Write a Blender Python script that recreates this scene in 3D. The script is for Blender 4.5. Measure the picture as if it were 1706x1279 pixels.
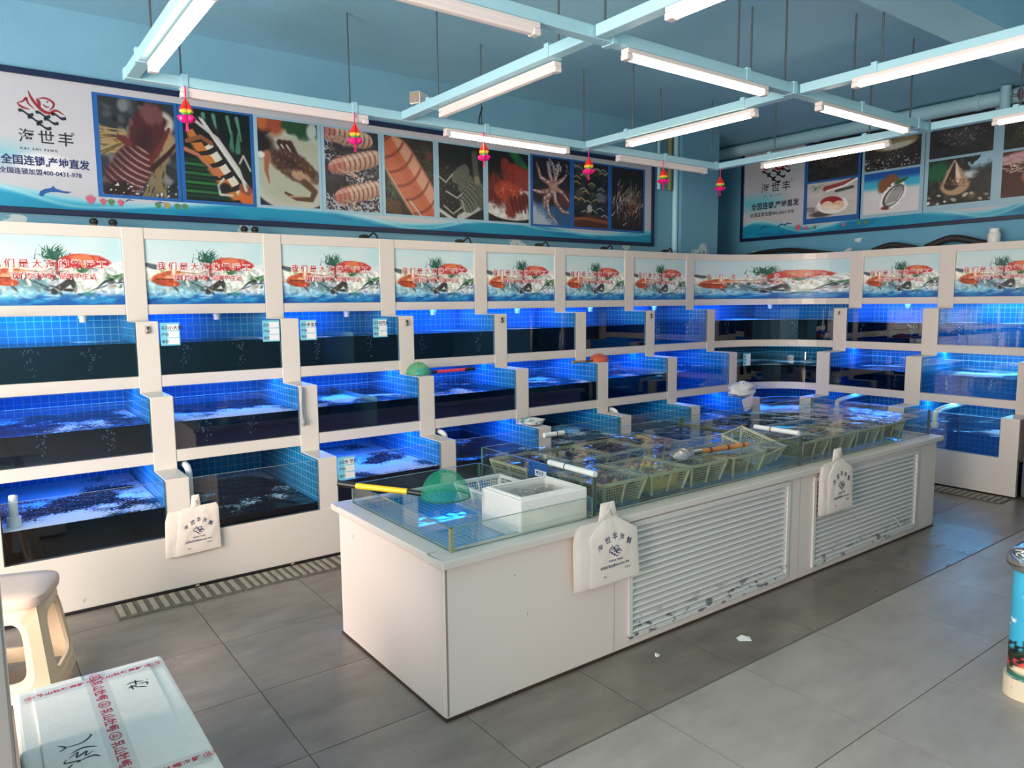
import bpy, bmesh, math, random
import numpy as np
from mathutils import Vector, Matrix
for o in list(bpy.data.objects): bpy.data.objects.remove(o)
SC = bpy.context.scene
COL = SC.collection
# ------------------------------------------------------------------ camera
F_PX, YAW, PITCH, ROLL = 1224.365, 0.933473, 0.111244, -0.009838
CAM_H = 1.65
fw = Vector((math.cos(YAW)*math.cos(PITCH), math.sin(YAW)*math.cos(PITCH), -math.sin(PITCH)))
rt = Vector((math.sin(YAW), -math.cos(YAW), 0)); up = rt.cross(fw)
r2 = rt*math.cos(ROLL) + up*math.sin(ROLL); u2 = -rt*math.sin(ROLL) + up*math.cos(ROLL)
cam = bpy.data.cameras.new('camera'); camo = bpy.data.objects.new('camera', cam); COL.objects.link(camo)
cam.sensor_width = 36; cam.lens = F_PX/1706*36; cam.clip_start = .02
camo.matrix_world = Matrix(((r2.x, u2.x, -fw.x, 0), (r2.y, u2.y, -fw.y, 0), (r2.z, u2.z, -fw.z, CAM_H), (0, 0, 0, 1)))
SC.camera = camo
# ------------------------------------------------------------------ world, daylight, exposure
SC.view_settings.view_transform = 'Standard'; SC.view_settings.look = 'None'
SC.view_settings.exposure = 0.42; SC.view_settings.gamma = 1; SC.view_settings.use_curve_mapping = False
W = bpy.data.worlds.new('world'); SC.world = W; W.use_nodes = True
W.node_tree.nodes['Background'].inputs[0].default_value = (1, .93, .86, 1)
W.node_tree.nodes['Background'].inputs[1].default_value = 1.4
SC.cycles.transparent_max_bounces = 24; SC.cycles.max_bounces = 10; SC.cycles.caustics_reflective = False
SC.cycles.sample_clamp_indirect = 4
def area(name, loc, rot, sx, sy, e, col):
    l = bpy.data.lights.new(name, 'AREA'); l.shape = 'RECTANGLE'; l.size = sx; l.size_y = sy; l.energy = e; l.color = col
    o = bpy.data.objects.new(name, l); COL.objects.link(o); o.location = loc; o.rotation_euler = rot; return o
# daylight entering through the glazed shop front on the left; the rear one is added to light camera-facing sides
area('daylight_shop_front', (-3.55, 1.2, 1.5), (0, math.radians(-90), 0), 2.6, 3.6, 500, (1, .86, .77))
area('added_rear_daylight', (-2.2, -2.92, 1.5), (math.radians(90), 0, 0), 2.8, 2.4, 75, (1, .88, .80))
TUBE_E = 13.0; LED_E = 42.0
# ------------------------------------------------------------------ colour and material helpers
def lin(c): c /= 255.; return c/12.92 if c <= .04045 else ((c+.055)/1.055)**2.4
def S(r, g, b): return (lin(r), lin(g), lin(b), 1)
class NT:
    def __init__(s, name):
        s.m = bpy.data.materials.new(name); s.m.use_nodes = True; s.t = s.m.node_tree; s.t.nodes.clear()
        s.out = s.n('ShaderNodeOutputMaterial')
    def n(s, typ, **k):
        x = s.t.nodes.new(typ)
        for a, b in k.items(): setattr(x, a, b)
        return x
    def l(s, a, b): s.t.links.new(a, b)
    def math(s, op, a, b=None, c=None):
        x = s.n('ShaderNodeMath', operation=op)
        for i, v in enumerate((a, b, c)):
            if v is None: continue
            if isinstance(v, (int, float)): x.inputs[i].default_value = v
            else: s.l(v, x.inputs[i])
        return x.outputs[0]
    def mix(s, f, a, b):
        x = s.n('ShaderNodeMix', data_type='RGBA')
        for i, v in ((0, f), (6, a), (7, b)):
            if isinstance(v, (int, float)): x.inputs[i].default_value = v
            elif isinstance(v, tuple): x.inputs[i].default_value = v
            else: s.l(v, x.inputs[i])
        return x.outputs[2]
    def noise(s, scale, detail=4, vec=None, rough=.55):
        x = s.n('ShaderNodeTexNoise'); x.inputs['Scale'].default_value = scale; x.inputs['Detail'].default_value = detail
        x.inputs['Roughness'].default_value = rough
        if vec is not None: s.l(vec, x.inputs['Vector'])
        return x.outputs[0]
    def pos(s): return s.n('ShaderNodeNewGeometry').outputs['Position']
    def sep(s, v):
        x = s.n('ShaderNodeSeparateXYZ'); s.l(v, x.inputs[0]); return x.outputs
    def scale(s, v, sc):
        x = s.n('ShaderNodeMapping'); s.l(v, x.inputs[0]); x.inputs['Scale'].default_value = sc; return x.outputs[0]
    def ramp(s, f, a, b):
        x = s.n('ShaderNodeMapRange'); s.l(f, x.inputs[0]); x.inputs[1].default_value = a; x.inputs[2].default_value = b; return x.outputs[0]
    def bsdf(s, col, rough=.5, metal=0, spec=.5, bump=None, bd=.01, **k):
        p = s.n('ShaderNodeBsdfPrincipled')
        if isinstance(col, tuple): p.inputs['Base Color'].default_value = col
        else: s.l(col, p.inputs['Base Color'])
        if isinstance(rough, (int, float)): p.inputs['Roughness'].default_value = rough
        else: s.l(rough, p.inputs['Roughness'])
        p.inputs['Metallic'].default_value = metal; p.inputs['Specular IOR Level'].default_value = spec
        for a, b in k.items():
            p.inputs[a].default_value = b
        if bump is not None:
            b = s.n('ShaderNodeBump'); b.inputs['Strength'].default_value = .6; b.inputs['Distance'].default_value = bd
            s.l(bump, b.inputs['Height']); s.l(b.outputs[0], p.inputs['Normal'])
        return p.outputs[0]
    def done(s, sh): s.l(sh, s.out.inputs[0]); return s.m
MATS = {}
def plain(name, col, rough=.5, metal=0, var=.0, scale=8, bump=0, spec=.5, **k):
    if name in MATS: return MATS[name]
    t = NT(name); c = col
    if var:
        f = t.noise(scale, 5, t.pos()); d = tuple(x*(1-var) for x in col[:3])+(1,)
        c = t.mix(t.ramp(f, .35, .7), col, d)
    b = t.noise(scale*6, 3, t.pos()) if bump else None
    MATS[name] = t.done(t.bsdf(c, rough, metal, spec, b, bump, **k)); return MATS[name]
def emit(name, col, e):
    t = NT(name); x = t.n('ShaderNodeEmission'); x.inputs[0].default_value = col; x.inputs[1].default_value = e
    MATS[name] = t.done(x.outputs[0]); return MATS[name]
def schlick(t, f0=.04, normal=None):
    lw = t.n('ShaderNodeLayerWeight'); lw.inputs[0].default_value = .5
    if normal is not None: t.l(normal, lw.inputs['Normal'])
    return t.math('ADD', t.math('MULTIPLY', t.math('POWER', lw.outputs['Facing'], 5), 1-f0), f0)
def thin_glass(name, tint, f0=.05, rough=0, haze=0, hazecol=(1, 1, 1, 1)):
    t = NT(name); tr = t.n('ShaderNodeBsdfTransparent'); tr.inputs[0].default_value = tint
    a = tr.outputs[0]
    if haze:
        d = t.n('ShaderNodeBsdfDiffuse'); d.inputs[0].default_value = hazecol
        m0 = t.n('ShaderNodeMixShader')
        t.l(t.math('MULTIPLY', t.ramp(t.noise(9, 6, t.pos()), .35, .75), haze), m0.inputs[0]); t.l(a, m0.inputs[1]); t.l(d.outputs[0], m0.inputs[2]); a = m0.outputs[0]
    g = t.n('ShaderNodeBsdfGlossy'); g.inputs['Roughness'].default_value = rough
    m = t.n('ShaderNodeMixShader'); t.l(schlick(t, f0), m.inputs[0]); t.l(a, m.inputs[1]); t.l(g.outputs[0], m.inputs[2])
    MATS[name] = t.done(m.outputs[0]); return MATS[name]
def water_top(name, tint, bscale, bdist, foam, f0=.03, th=.62):
    t = NT(name); P = t.pos(); oi = t.n('ShaderNodeObjectInfo').outputs['Random']
    nz = t.n('ShaderNodeTexNoise', noise_dimensions='4D'); nz.inputs['Scale'].default_value = bscale; nz.inputs['Detail'].default_value = 3
    t.l(t.math('MULTIPLY', oi, 37), nz.inputs['W']); t.l(P, nz.inputs['Vector'])
    b = t.n('ShaderNodeBump'); b.inputs['Strength'].default_value = 1; b.inputs['Distance'].default_value = bdist; t.l(nz.outputs[0], b.inputs['Height'])
    tr = t.n('ShaderNodeBsdfTransparent'); tr.inputs[0].default_value = tint
    g = t.n('ShaderNodeBsdfGlossy'); g.inputs['Roughness'].default_value = .02; t.l(b.outputs[0], g.inputs['Normal'])
    m = t.n('ShaderNodeMixShader'); t.l(schlick(t, f0, b.outputs[0]), m.inputs[0]); t.l(tr.outputs[0], m.inputs[1]); t.l(g.outputs[0], m.inputs[2])
    sh = m.outputs[0]
    if foam:
        n1 = t.n('ShaderNodeTexNoise', noise_dimensions='4D'); n1.inputs['Scale'].default_value = 2.6; n1.inputs['Detail'].default_value = 2
        t.l(t.math('MULTIPLY', oi, 91), n1.inputs['W']); t.l(P, n1.inputs['Vector'])
        n2 = t.noise(60, 3, P, .7)
        k = t.math('ADD', t.math('MULTIPLY', t.ramp(n1.outputs[0], .42, .72), .55), t.math('MULTIPLY', n2, .75))
        mk = t.math('MULTIPLY', t.ramp(k, th, th+.08), foam)
        d = t.n('ShaderNodeBsdfDiffuse'); d.inputs[0].default_value = (.85, .9, .95, 1)
        m2 = t.n('ShaderNodeMixShader'); t.l(mk, m2.inputs[0]); t.l(sh, m2.inputs[1]); t.l(d.outputs[0], m2.inputs[2]); sh = m2.outputs[0]
    MATS[name] = t.done(sh); return MATS[name]
def mosaic(name='blue_mosaic_tile', pitch=.048, gw=.085, A=S(20, 112, 170), B=S(28, 134, 188), G=S(120, 185, 205)):
    t = NT(name); P = t.pos(); x, y, z = t.sep(P)
    nx, ny, nz = t.sep(t.n('ShaderNodeNewGeometry').outputs['True Normal'])
    ms = []
    for c, n in ((x, nx), (y, ny), (z, nz)):
        fr = t.math('FRACT', t.math('MULTIPLY', t.math('ADD', c, 20.0), 1/pitch))
        line = t.math('LESS_THAN', fr, gw)
        ms.append(t.math('MULTIPLY', line, t.math('LESS_THAN', t.math('ABSOLUTE', n), .6)))
    mk = t.math('MAXIMUM', t.math('MAXIMUM', ms[0], ms[1]), ms[2])
    base = t.mix(t.ramp(t.noise(5, 3, P), .3, .7), A, B)
    c = t.mix(mk, base, G)
    return t.done(t.bsdf(c, .22))
def wall_paint(name, a, b, peel):
    t = NT(name); P = t.pos(); x, y, z = t.sep(P)
    c = t.mix(t.ramp(t.noise(1.3, 4, P), .3, .7), a, b)
    if peel:
        band = t.math('MULTIPLY', t.math('GREATER_THAN', z, 2.0), t.math('LESS_THAN', z, 2.33))
        big = t.math('GREATER_THAN', t.noise(1.9, 2, P, .5), .60)
        fine = t.math('GREATER_THAN', t.noise(11, 5, P, .7), .47)
        c = t.mix(t.math('MULTIPLY', t.math('MULTIPLY', band, big), fine), c, S(205, 215, 215))
    MATS[name] = t.done(t.bsdf(c, .6, bump=t.noise(40, 3, P), bd=.002)); return MATS[name]
def floor_mat(name, a, b, rough):
    t = NT(name); P = t.pos(); oi = t.n('ShaderNodeAttribute', attribute_name='tint').outputs['Fac']
    off = t.n('ShaderNodeVectorMath', operation='ADD'); t.l(P, off.inputs[0])
    cb = t.n('ShaderNodeCombineXYZ'); t.l(t.math('MULTIPLY', oi, 9), cb.inputs[2]); t.l(cb.outputs[0], off.inputs[1])
    f = t.noise(3.4, 6, t.scale(off.outputs[0], (1, 2.4, 1)), .6)
    c = t.mix(t.ramp(f, .25, .75), a, b)
    MATS[name] = t.done(t.bsdf(c, t.math('ADD', t.math('MULTIPLY', f, .15), rough), bump=t.noise(60, 2, P), bd=.0006)); return MATS[name]
def worn(name, col, chip, thr, scale=(1, 1, 1), rough=.4, zmax=None):
    t = NT(name); P = t.pos(); x, y, z = t.sep(P)
    f = t.noise(14, 6, t.scale(P, scale), .65)
    k = t.ramp(f, thr, thr+.03)
    if zmax is not None: k = t.math('MULTIPLY', k, t.ramp(t.math('ADD', z, t.math('MULTIPLY', t.noise(5, 2, P), .1)), zmax+.05, zmax-.03))
    c = t.mix(k, col, chip)
    MATS[name] = t.done(t.bsdf(c, rough)); return MATS[name]
WHITE = worn('white_paint', S(216, 206, 196), S(190, 180, 166), .70, rough=.32)
TRIM = plain('white_rail_paint', S(218, 208, 198), .3, var=.03)
BODY = worn('counter_paint', S(232, 216, 206), S(166, 132, 104), .60, (1, 1, .18), .35, zmax=.04)
LOUV = worn('louver_paint', S(222, 218, 212), S(120, 118, 116), .56, (.7, 1, 1.6), .4, zmax=.17)
CEIL = wall_paint('ceiling_blue_paint', S(150, 200, 220), S(142, 192, 214), False)
WALLM = wall_paint('wall_blue_paint', S(120, 172, 194), S(108, 160, 184), True)
WALLD = wall_paint('wall_teal_paint', S(100, 164, 192), S(88, 150, 180), True)
BEAMM = plain('light_blue_metal', S(168, 212, 224), .4)
MOS = mosaic(); MOS2 = mosaic('counter_mosaic_tile', .030, .12, S(0, 136, 208), S(4, 150, 222), S(130, 214, 240))
GLASS = thin_glass('tank_glass', (.965, .985, .98, 1), .045)
IGLASS = thin_glass('counter_glass', (.965, .985, .978, 1), .04, haze=.045, hazecol=(.45, .55, .52, 1))
GEDGE = plain('glass_edge_green', S(98, 140, 130), .15, spec=.6)
WBODY = thin_glass('dark_tank_water', (.26, .31, .36, 1), .015)
WCLEAR = thin_glass('clear_tank_water', (.72, .86, .92, 1), .015)
WTOP = water_top('tank_water_surface', (.30, .38, .46, 1), 9, .03, .9)
WTOPF = water_top('foamy_tank_water_surface', (.30, .38, .46, 1), 9, .03, .85, .03, .44)
WTOPC = water_top('clear_water_surface', (.75, .88, .95, 1), 9, .03, .75)
IWB = thin_glass('counter_water', (.97, .98, .955, 1), .01)
IWT = water_top('counter_water_surface', (.94, .965, .95, 1), 6, .008, 0)
IWT1 = water_top('still_water_surface', (.97, .985, .985, 1), 3, .003, 0, .015)
TANK_GLOW = emit('added_tank_glow', (.03, .30, .62, 1), LED_E*.14)  # added glow that lifts the tile colour in tanks without a lamp
LED = emit('blue_led_light', (.008, .16, 1, 1), LED_E)
LEDW = emit('pale_blue_led_light', (.08, .48, 1, 1), LED_E*.9)
TUBE = emit('white_tube_light', (1, .81, .58, 1), TUBE_E)
TUBE_OFF = plain('unlit_tube_plastic', S(226, 214, 210), .35)
PVC = plain('white_pvc', S(228, 228, 224), .3)
BLACK = plain('black_plastic', S(22, 24, 28), .4)
NAVY = plain('navy_frame', S(22, 34, 66), .35)
BLUEF = plain('blue_print_border', S(34, 92, 160), .4)
STEEL = plain('steel', S(190, 190, 188), .25, 1)
CHROME = plain('chrome', S(215, 215, 215), .12, 1)
RODM = plain('hanger_rod_metal', S(92, 102, 106), .45, .4)
FOAM = plain('white_foam', S(244, 237, 228), .7, var=.04, scale=30, bump=.0015)
INK = plain('navy_ink', S(30, 40, 92), .5)
INKD = plain('dark_ink', S(24, 34, 44), .5)
RED = plain('red_ink', S(196, 30, 44), .5)
DKRED = plain('maroon_ink', S(140, 32, 36), .5)
GREY = plain('grey_ink', S(110, 110, 108), .6)
WHT = plain('white_ink', S(244, 240, 236), .5)
PAPER = plain('white_paper', S(232, 230, 226), .6)
TAGB = plain('light_blue_tag', S(120, 196, 214), .4)
def vcol(name, rough=.45):
    t = NT(name); a = t.n('ShaderNodeVertexColor', layer_name='Col')
    MATS[name] = t.done(t.bsdf(a.outputs[0], rough)); return MATS[name]
PRINT = vcol('printed_film', .4)
# ------------------------------------------------------------------ mesh helpers
def wloc(p):
    v = Vector((0, 0, 0))
    while p is not None: v += p.location; p = p.parent
    return v
class MB:
    def __init__(s): s.v = []; s.f = []; s.m = []
    def add(s, vs, fs, mi=0):
        o = len(s.v); s.v += [tuple(x) for x in vs]
        for f in fs: s.f.append(tuple(i+o for i in f)); s.m.append(mi)
        return s
    def box(s, x0, x1, y0, y1, z0, z1, mi=0):
        v = [(x, y, z) for z in (z0, z1) for y in (y0, y1) for x in (x0, x1)]
        return s.add(v, [(0, 2, 3, 1), (4, 5, 7, 6), (0, 1, 5, 4), (2, 6, 7, 3), (0, 4, 6, 2), (1, 3, 7, 5)], mi)
    def extr(s, poly, vec, mi=0, mcap=None):
        n = len(poly); vec = Vector(vec); P = [Vector(p) for p in poly]
        s.add(P+[p+vec for p in P], [(i, (i+1) % n, n+(i+1) % n, n+i) for i in range(n)], mi)
        mc = mi if mcap is None else mcap
        s.add(P, [tuple(range(n))[::-1]], mc); s.add([p+vec for p in P], [tuple(range(n))], mc); return s
    def tube(s, path, r, seg=8, mi=0, r1=None, cap=True):
        P = [Vector(p) for p in path]; n = len(P); rings = []; up_ = None
        for i in range(n):
            d = (P[min(i+1, n-1)]-P[max(i-1, 0)]).normalized()
            a = up_ if up_ is not None else (Vector((0, 0, 1)) if abs(d.z) < .9 else Vector((1, 0, 0)))
            a = (a-d*a.dot(d)).normalized(); b = d.cross(a); up_ = a
            rr = r if r1 is None else r+(r1-r)*i/(n-1)
            rings.append([P[i]+(a*math.cos(2*math.pi*k/seg)+b*math.sin(2*math.pi*k/seg))*rr for k in range(seg)])
        vs = [p for ring in rings for p in ring]
        fs = [(i*seg+k, i*seg+(k+1) % seg, (i+1)*seg+(k+1) % seg, (i+1)*seg+k) for i in range(n-1) for k in range(seg)]
        if cap: fs += [tuple(range(seg))[::-1], tuple((n-1)*seg+k for k in range(seg))]
        return s.add(vs, fs, mi)
    def lathe(s, prof, c=(0, 0, 0), seg=16, mi=0, wob=None, K=1):
        vs = []; n = len(prof)
        for j, (r, z) in enumerate((a*K, b*K) for a, b in prof):
            for k in range(seg):
                a = 2*math.pi*k/seg; q = r*(1 if wob is None else wob(a, j)); vs.append((c[0]+q*math.cos(a), c[1]+q*math.sin(a), c[2]+z))
        fs = [(i*seg+k, i*seg+(k+1) % seg, (i+1)*seg+(k+1) % seg, (i+1)*seg+k) for i in range(n-1) for k in range(seg)]
        fs += [tuple(range(seg))[::-1], tuple((n-1)*seg+k for k in range(seg))]
        return s.add(vs, fs, mi)
    def ball(s, c, r, seg=8, rings=5, mi=0, rot=None):
        if not isinstance(r, (tuple, list)): r = (r, r, r)
        vs = []; fs = []
        for i in range(rings+1):
            t = math.pi*i/rings
            for k in range(seg):
                a = 2*math.pi*k/seg; p = Vector((r[0]*math.sin(t)*math.cos(a), r[1]*math.sin(t)*math.sin(a), r[2]*math.cos(t)))
                if rot is not None: p = rot @ p
                vs.append((c[0]+p.x, c[1]+p.y, c[2]+p.z))
        fs = [(i*seg+k, (i+1)*seg+k, (i+1)*seg+(k+1) % seg, i*seg+(k+1) % seg) for i in range(rings) for k in range(seg)]
        return s.add(vs, fs, mi)
    def strip(s, pts, th, z0, z1, mi=0, medge=None):
        A = [Vector((p[0], p[1])) for p in pts]; B = offset(A, th); n = len(A); me = mi if medge is None else medge
        V = [(p.x, p.y, z0) for p in A]+[(p.x, p.y, z1) for p in A]+[(p.x, p.y, z0) for p in B]+[(p.x, p.y, z1) for p in B]
        for i in range(n-1):
            s.add(V, [(i, i+1, n+i+1, n+i), (2*n+i+1, 2*n+i, 3*n+i, 3*n+i+1)], mi)
            s.add(V, [(n+i, n+i+1, 3*n+i+1, 3*n+i), (2*n+i, 2*n+i+1, i+1, i)], me)
        s.add(V, [(0, n, 3*n, 2*n), (n-1, 3*n-1, 4*n-1, 2*n-1)], me)
        return s
    def build(s, name, mats, parent=None, smooth=None, bevel=0, seg=2):
        if not isinstance(mats, (list, tuple)): mats = [mats]
        off = wloc(parent); me = bpy.data.meshes.new(name)
        me.from_pydata([(v[0]-off.x, v[1]-off.y, v[2]-off.z) for v in s.v], [], s.f)
        for m in mats: me.materials.append(m)
        me.polygons.foreach_set('material_index', s.m)
        bm = bmesh.new(); bm.from_mesh(me); bmesh.ops.remove_doubles(bm, verts=bm.verts, dist=1e-6)
        bmesh.ops.delete(bm, geom=[f for f in bm.faces if f.calc_area() < 1e-12], context='FACES')
        bmesh.ops.recalc_face_normals(bm, faces=bm.faces); bm.to_mesh(me); bm.free()
        if smooth: 
            me.polygons.foreach_set('use_smooth', [True]*len(me.polygons)); me.set_sharp_from_angle(angle=math.radians(smooth))
        o = bpy.data.objects.new(name, me); COL.objects.link(o); o.parent = parent
        if bevel:
            b = o.modifiers.new('bevel', 'BEVEL'); b.width = bevel; b.segments = seg; b.limit_method = 'ANGLE'; b.harden_normals = False
        return o
def offset(A, d):
    A = [Vector((p[0], p[1])) for p in A]; out = []
    for i in range(len(A)):
        ns = []
        for a, b in ((i-1, i), (i, i+1)):
            if a >= 0 and b < len(A):
                t = (A[b]-A[a]).normalized(); ns.append(Vector((-t.y, t.x)))
        n = sum(ns, Vector((0, 0))).normalized(); k = 1/max(.3, n.dot(ns[0])); out.append(A[i]+n*d*k)
    return out
def thing(name, label, cat, loc=(0, 0, 0), group=None):
    o = bpy.data.objects.new(name, None); COL.objects.link(o); o.location = loc; o.empty_display_size = .05
    return tag(o, label, cat, group)
def tag(o, label, cat, group=None, kind=None):
    o['label'] = label; o['category'] = cat
    if group: o['group'] = group
    if kind: o['kind'] = kind
    return o
def struct(o): o['kind'] = 'structure'; return o
def dup(root, loc, label, rotz=None, group=None):
    r = root.copy(); COL.objects.link(r); r.location = loc; r['label'] = label
    if rotz is not None: r.rotation_euler = (0, 0, rotz)
    if group: r['group'] = group
    for ch in list(root.children):
        c = ch.copy(); COL.objects.link(c); c.parent = r
        for g in list(ch.children):
            d = g.copy(); COL.objects.link(d); d.parent = c
    return r
_TX = {}
def glyphs(body, bold=0, align='LEFT', spacing=1):      # outline of a string at size 1 (Blender's built-in font)
    if '海' in body and bold < .03: bold = min(bold, .003)      # this glyph's strokes merge when emboldened
    k = (body, round(bold, 4), align, spacing)
    if k not in _TX:
        c = bpy.data.curves.new('lettering', 'FONT'); c.body = body; c.size = 1; c.resolution_u = 2; c.align_x = align; c.offset = bold; c.space_character = spacing
        o = bpy.data.objects.new('lettering', c); COL.objects.link(o); bpy.context.view_layer.update()
        me = bpy.data.meshes.new_from_object(o.evaluated_get(bpy.context.evaluated_depsgraph_get()))
        bpy.data.objects.remove(o); bpy.data.curves.remove(c)
        _TX[k] = ([v.co.copy() for v in me.vertices], [tuple(p.vertices) for p in me.polygons]); bpy.data.meshes.remove(me)
    return _TX[k]
def write(mb, body, size, M, mi=0, bold=0, align='LEFT', spacing=1, sx=1, z=0):
    v, f = glyphs(body, bold/size, align, spacing)
    return mb.add([M @ Vector((p.x*size*sx, p.y*size, z)) for p in v], f, mi)
def text(body, size, M, mat, parent, name='lettering', bold=0, align='LEFT', spacing=1, sx=1):
    return write(MB(), body, size, M, 0, bold, align, spacing, sx).build(name, mat, parent)
def frame(o, x, y):     # text frame: origin o, text direction x, text up y
    x = Vector(x).normalized(); y = Vector(y).normalized(); z = x.cross(y)
    return Matrix(((x.x, y.x, z.x, o[0]), (x.y, y.y, z.y, o[1]), (x.z, y.z, z.z, o[2]), (0, 0, 0, 1)))
LEFTF = lambda x, y, z: frame((x, y, z), (1, 0, 0), (0, 0, 1))
RIGHTF = lambda x, y, z: frame((x, y, z), (0, -1, 0), (0, 0, 1))
def bez(pts, n=12):     # Catmull-Rom
    P = [Vector(p) for p in pts]; P = [P[0]*2-P[1]]+P+[P[-1]*2-P[-2]]; out = []
    for i in range(1, len(P)-2):
        for k in range(n):
            t = k/n; a, b, c, d = P[i-1:i+3]
            out.append(.5*((2*b)+(c-a)*t+(2*a-5*b+4*c-d)*t*t+(3*b-a-3*c+d)*t**3))
    return out+[P[-2]]
def ribbon(mb, pts, w, M, mi=0, taper=True, z=0):   # flat tapered brush stroke in a text frame
    P = bez([(p[0], p[1], 0) for p in pts], 8); n = len(P); L = []; R = []
    for i, p in enumerate(P):
        d = (P[min(i+1, n-1)]-P[max(i-1, 0)]).normalized(); q = Vector((-d.y, d.x, 0))
        ww = w*(math.sin(math.pi*(i+.4)/(n-.2))**.6 if taper else 1)/2
        L.append(M @ (p+q*ww+Vector((0, 0, z)))); R.append(M @ (p-q*ww+Vector((0, 0, z))))
    mb.add(L+R, [(i, i+1, n+i+1, n+i) for i in range(n-1)], mi)
def flat(mb, poly, M, mi=0, z=0): mb.add([M @ Vector((p[0], p[1], z)) for p in poly], [tuple(range(len(poly)))], mi)
# ------------------------------------------------------------------ printed pictures: colours laid on a fine mesh grid
class Art:
    def __init__(s, w, h, col, seed=1):
        s.w, s.h = w, h; s.rs = np.random.RandomState(seed)
        s.U, s.V = np.meshgrid(np.linspace(0, 1, w), np.linspace(0, 1, h)); s.asp = w/h
        s.C = np.ones((h, w, 3))*np.array(col)/255.
    def noise(s, fx, fy, oct=3, rough=.5, U=None, V=None):
        out = np.zeros((s.h, s.w)); tot = 0; amp = 1; U = s.U if U is None else U; V = s.V if V is None else V
        for o in range(oct):
            gx, gy = int(fx*2**o)+4, int(fy*2**o)+4; g = s.rs.rand(gy, gx)
            x = np.clip(U, 0, 1)*(gx-2); y = np.clip(V, 0, 1)*(gy-2); i = x.astype(int); j = y.astype(int); a = x-i; b = y-j
            a = a*a*(3-2*a); b = b*b*(3-2*b)
            out += amp*((g[j, i]*(1-a)+g[j, i+1]*a)*(1-b)+(g[j+1, i]*(1-a)+g[j+1, i+1]*a)*b); tot += amp; amp *= rough
        return out/tot
    def mix(s, m, col):
        m = np.clip(m, 0, 1)[..., None]; c = np.array(col)/255. if not (isinstance(col, np.ndarray) and col.ndim == 3) else col
        s.C = s.C*(1-m)+c*m; return s
    def mul(s, m): s.C = np.clip(s.C*m[..., None], 0, 1); return s
    def local(s, cx, cy, rot):
        x = (s.U-cx)*s.asp; y = s.V-cy; c, n = math.cos(rot), math.sin(rot); return x*c+y*n, -x*n+y*c
    def ell(s, cx, cy, rx, ry, rot=0, soft=.15, rag=0):
        x, y = s.local(cx, cy, rot); d = np.sqrt((x/rx)**2+(y/ry)**2)
        if rag: d = d+(s.noise(14, 14, 2)-.5)*rag
        return np.clip((1-d)/soft, 0, 1)
    def stroke(s, pts, w0, w1=None, soft=.4):
        w1 = w0 if w1 is None else w1; best = np.full((s.h, s.w), -9.); n = len(pts)-1
        for k in range(n):
            ax, ay = pts[k]; bx, by = pts[k+1]; dx, dy = (bx-ax)*s.asp, by-ay; L = dx*dx+dy*dy+1e-9
            t = np.clip(((s.U-ax)*s.asp*dx+(s.V-ay)*dy)/L, 0, 1); d = np.hypot((s.U-ax)*s.asp-t*dx, s.V-ay-t*dy)
            w = w0+(w1-w0)*(k+t)/n; best = np.maximum(best, 1-d/w)
        return np.clip(best/soft, 0, 1)
    def band(s, ax, ay, bx, by, w, freq, phase=0):      # stripes across a bar from a to b, and the bar's mask
        dx, dy = (bx-ax)*s.asp, by-ay; L = math.hypot(dx, dy); x = (s.U-ax)*s.asp; y = s.V-ay
        t = (x*dx+y*dy)/L/L; d = (-x*dy+y*dx)/L
        m = np.clip((w*np.sqrt(np.clip(1-(2*t-1)**4, 0, 1))-abs(d))/(.2*w), 0, 1)*((t > 0) & (t < 1))
        st = .5+.5*np.sin(2*math.pi*freq*(t+1.2*(d/w)**2*.06)+phase); return m, st, t, d/w
    def pebbles(s, n, cols, r0, r1, ymin=0, ymax=1):
        for _ in range(n):
            c = np.array(cols[s.rs.randint(len(cols))])*(.7+.5*s.rs.rand())
            r = r0+(r1-r0)*s.rs.rand(); s.mix(s.ell(s.rs.rand(), ymin+(ymax-ymin)*s.rs.rand(), r, r*.75, s.rs.rand()*3, .5), np.clip(c, 0, 255))
    def specks(s, thr, col, f=60, mask=None):
        m = (s.noise(f*s.asp, f, 1) > thr).astype(float); s.mix(m if mask is None else m*mask, col)
    def spikes(s, n, cx, cy, sx, sy, L, w, col, ang=None, da=1):
        for _ in range(n):
            x, y = cx+sx*s.rs.randn(), cy+sy*s.rs.randn(); a = (s.rs.rand()*6.28 if ang is None else ang+da*s.rs.randn())
            c = np.clip(np.array(col)*(.6+.6*s.rs.rand()), 0, 255)
            s.mix(s.stroke([(x, y), (x+L*math.cos(a)/s.asp, y+L*math.sin(a))], w, w*.2), c)
def print_mesh(name, art, fn, parent, label=None, mat=None):
    h, w = art.h, art.w; me = bpy.data.meshes.new(name); off = wloc(parent)
    P = np.array(fn(art.U.ravel(), 1-art.V.ravel())).T - np.array(off)
    idx = np.arange(h*w).reshape(h, w); q = np.stack([idx[1:, :-1], idx[1:, 1:], idx[:-1, 1:], idx[:-1, :-1]], -1).reshape(-1, 4)
    me.vertices.add(h*w); me.vertices.foreach_set('co', P.astype(np.float32).ravel())
    n = len(q); me.loops.add(n*4); me.polygons.add(n); me.loops.foreach_set('vertex_index', q.ravel().astype(np.int32))
    me.polygons.foreach_set('loop_start', (np.arange(n)*4).astype(np.int32)); me.update(calc_edges=True)
    c = np.clip(art.C, 0, 1); l = np.where(c <= .04045, c/12.92, ((c+.055)/1.055)**2.4)
    a = me.color_attributes.new('Col', 'FLOAT_COLOR', 'POINT')
    a.data.foreach_set('color', np.concatenate([l.reshape(-1, 3), np.ones((h*w, 1))], 1).astype(np.float32).ravel())
    me.materials.append(mat or PRINT); o = bpy.data.objects.new(name, me); COL.objects.link(o); o.parent = parent
    if label: o['label'] = label
    return o
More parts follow.
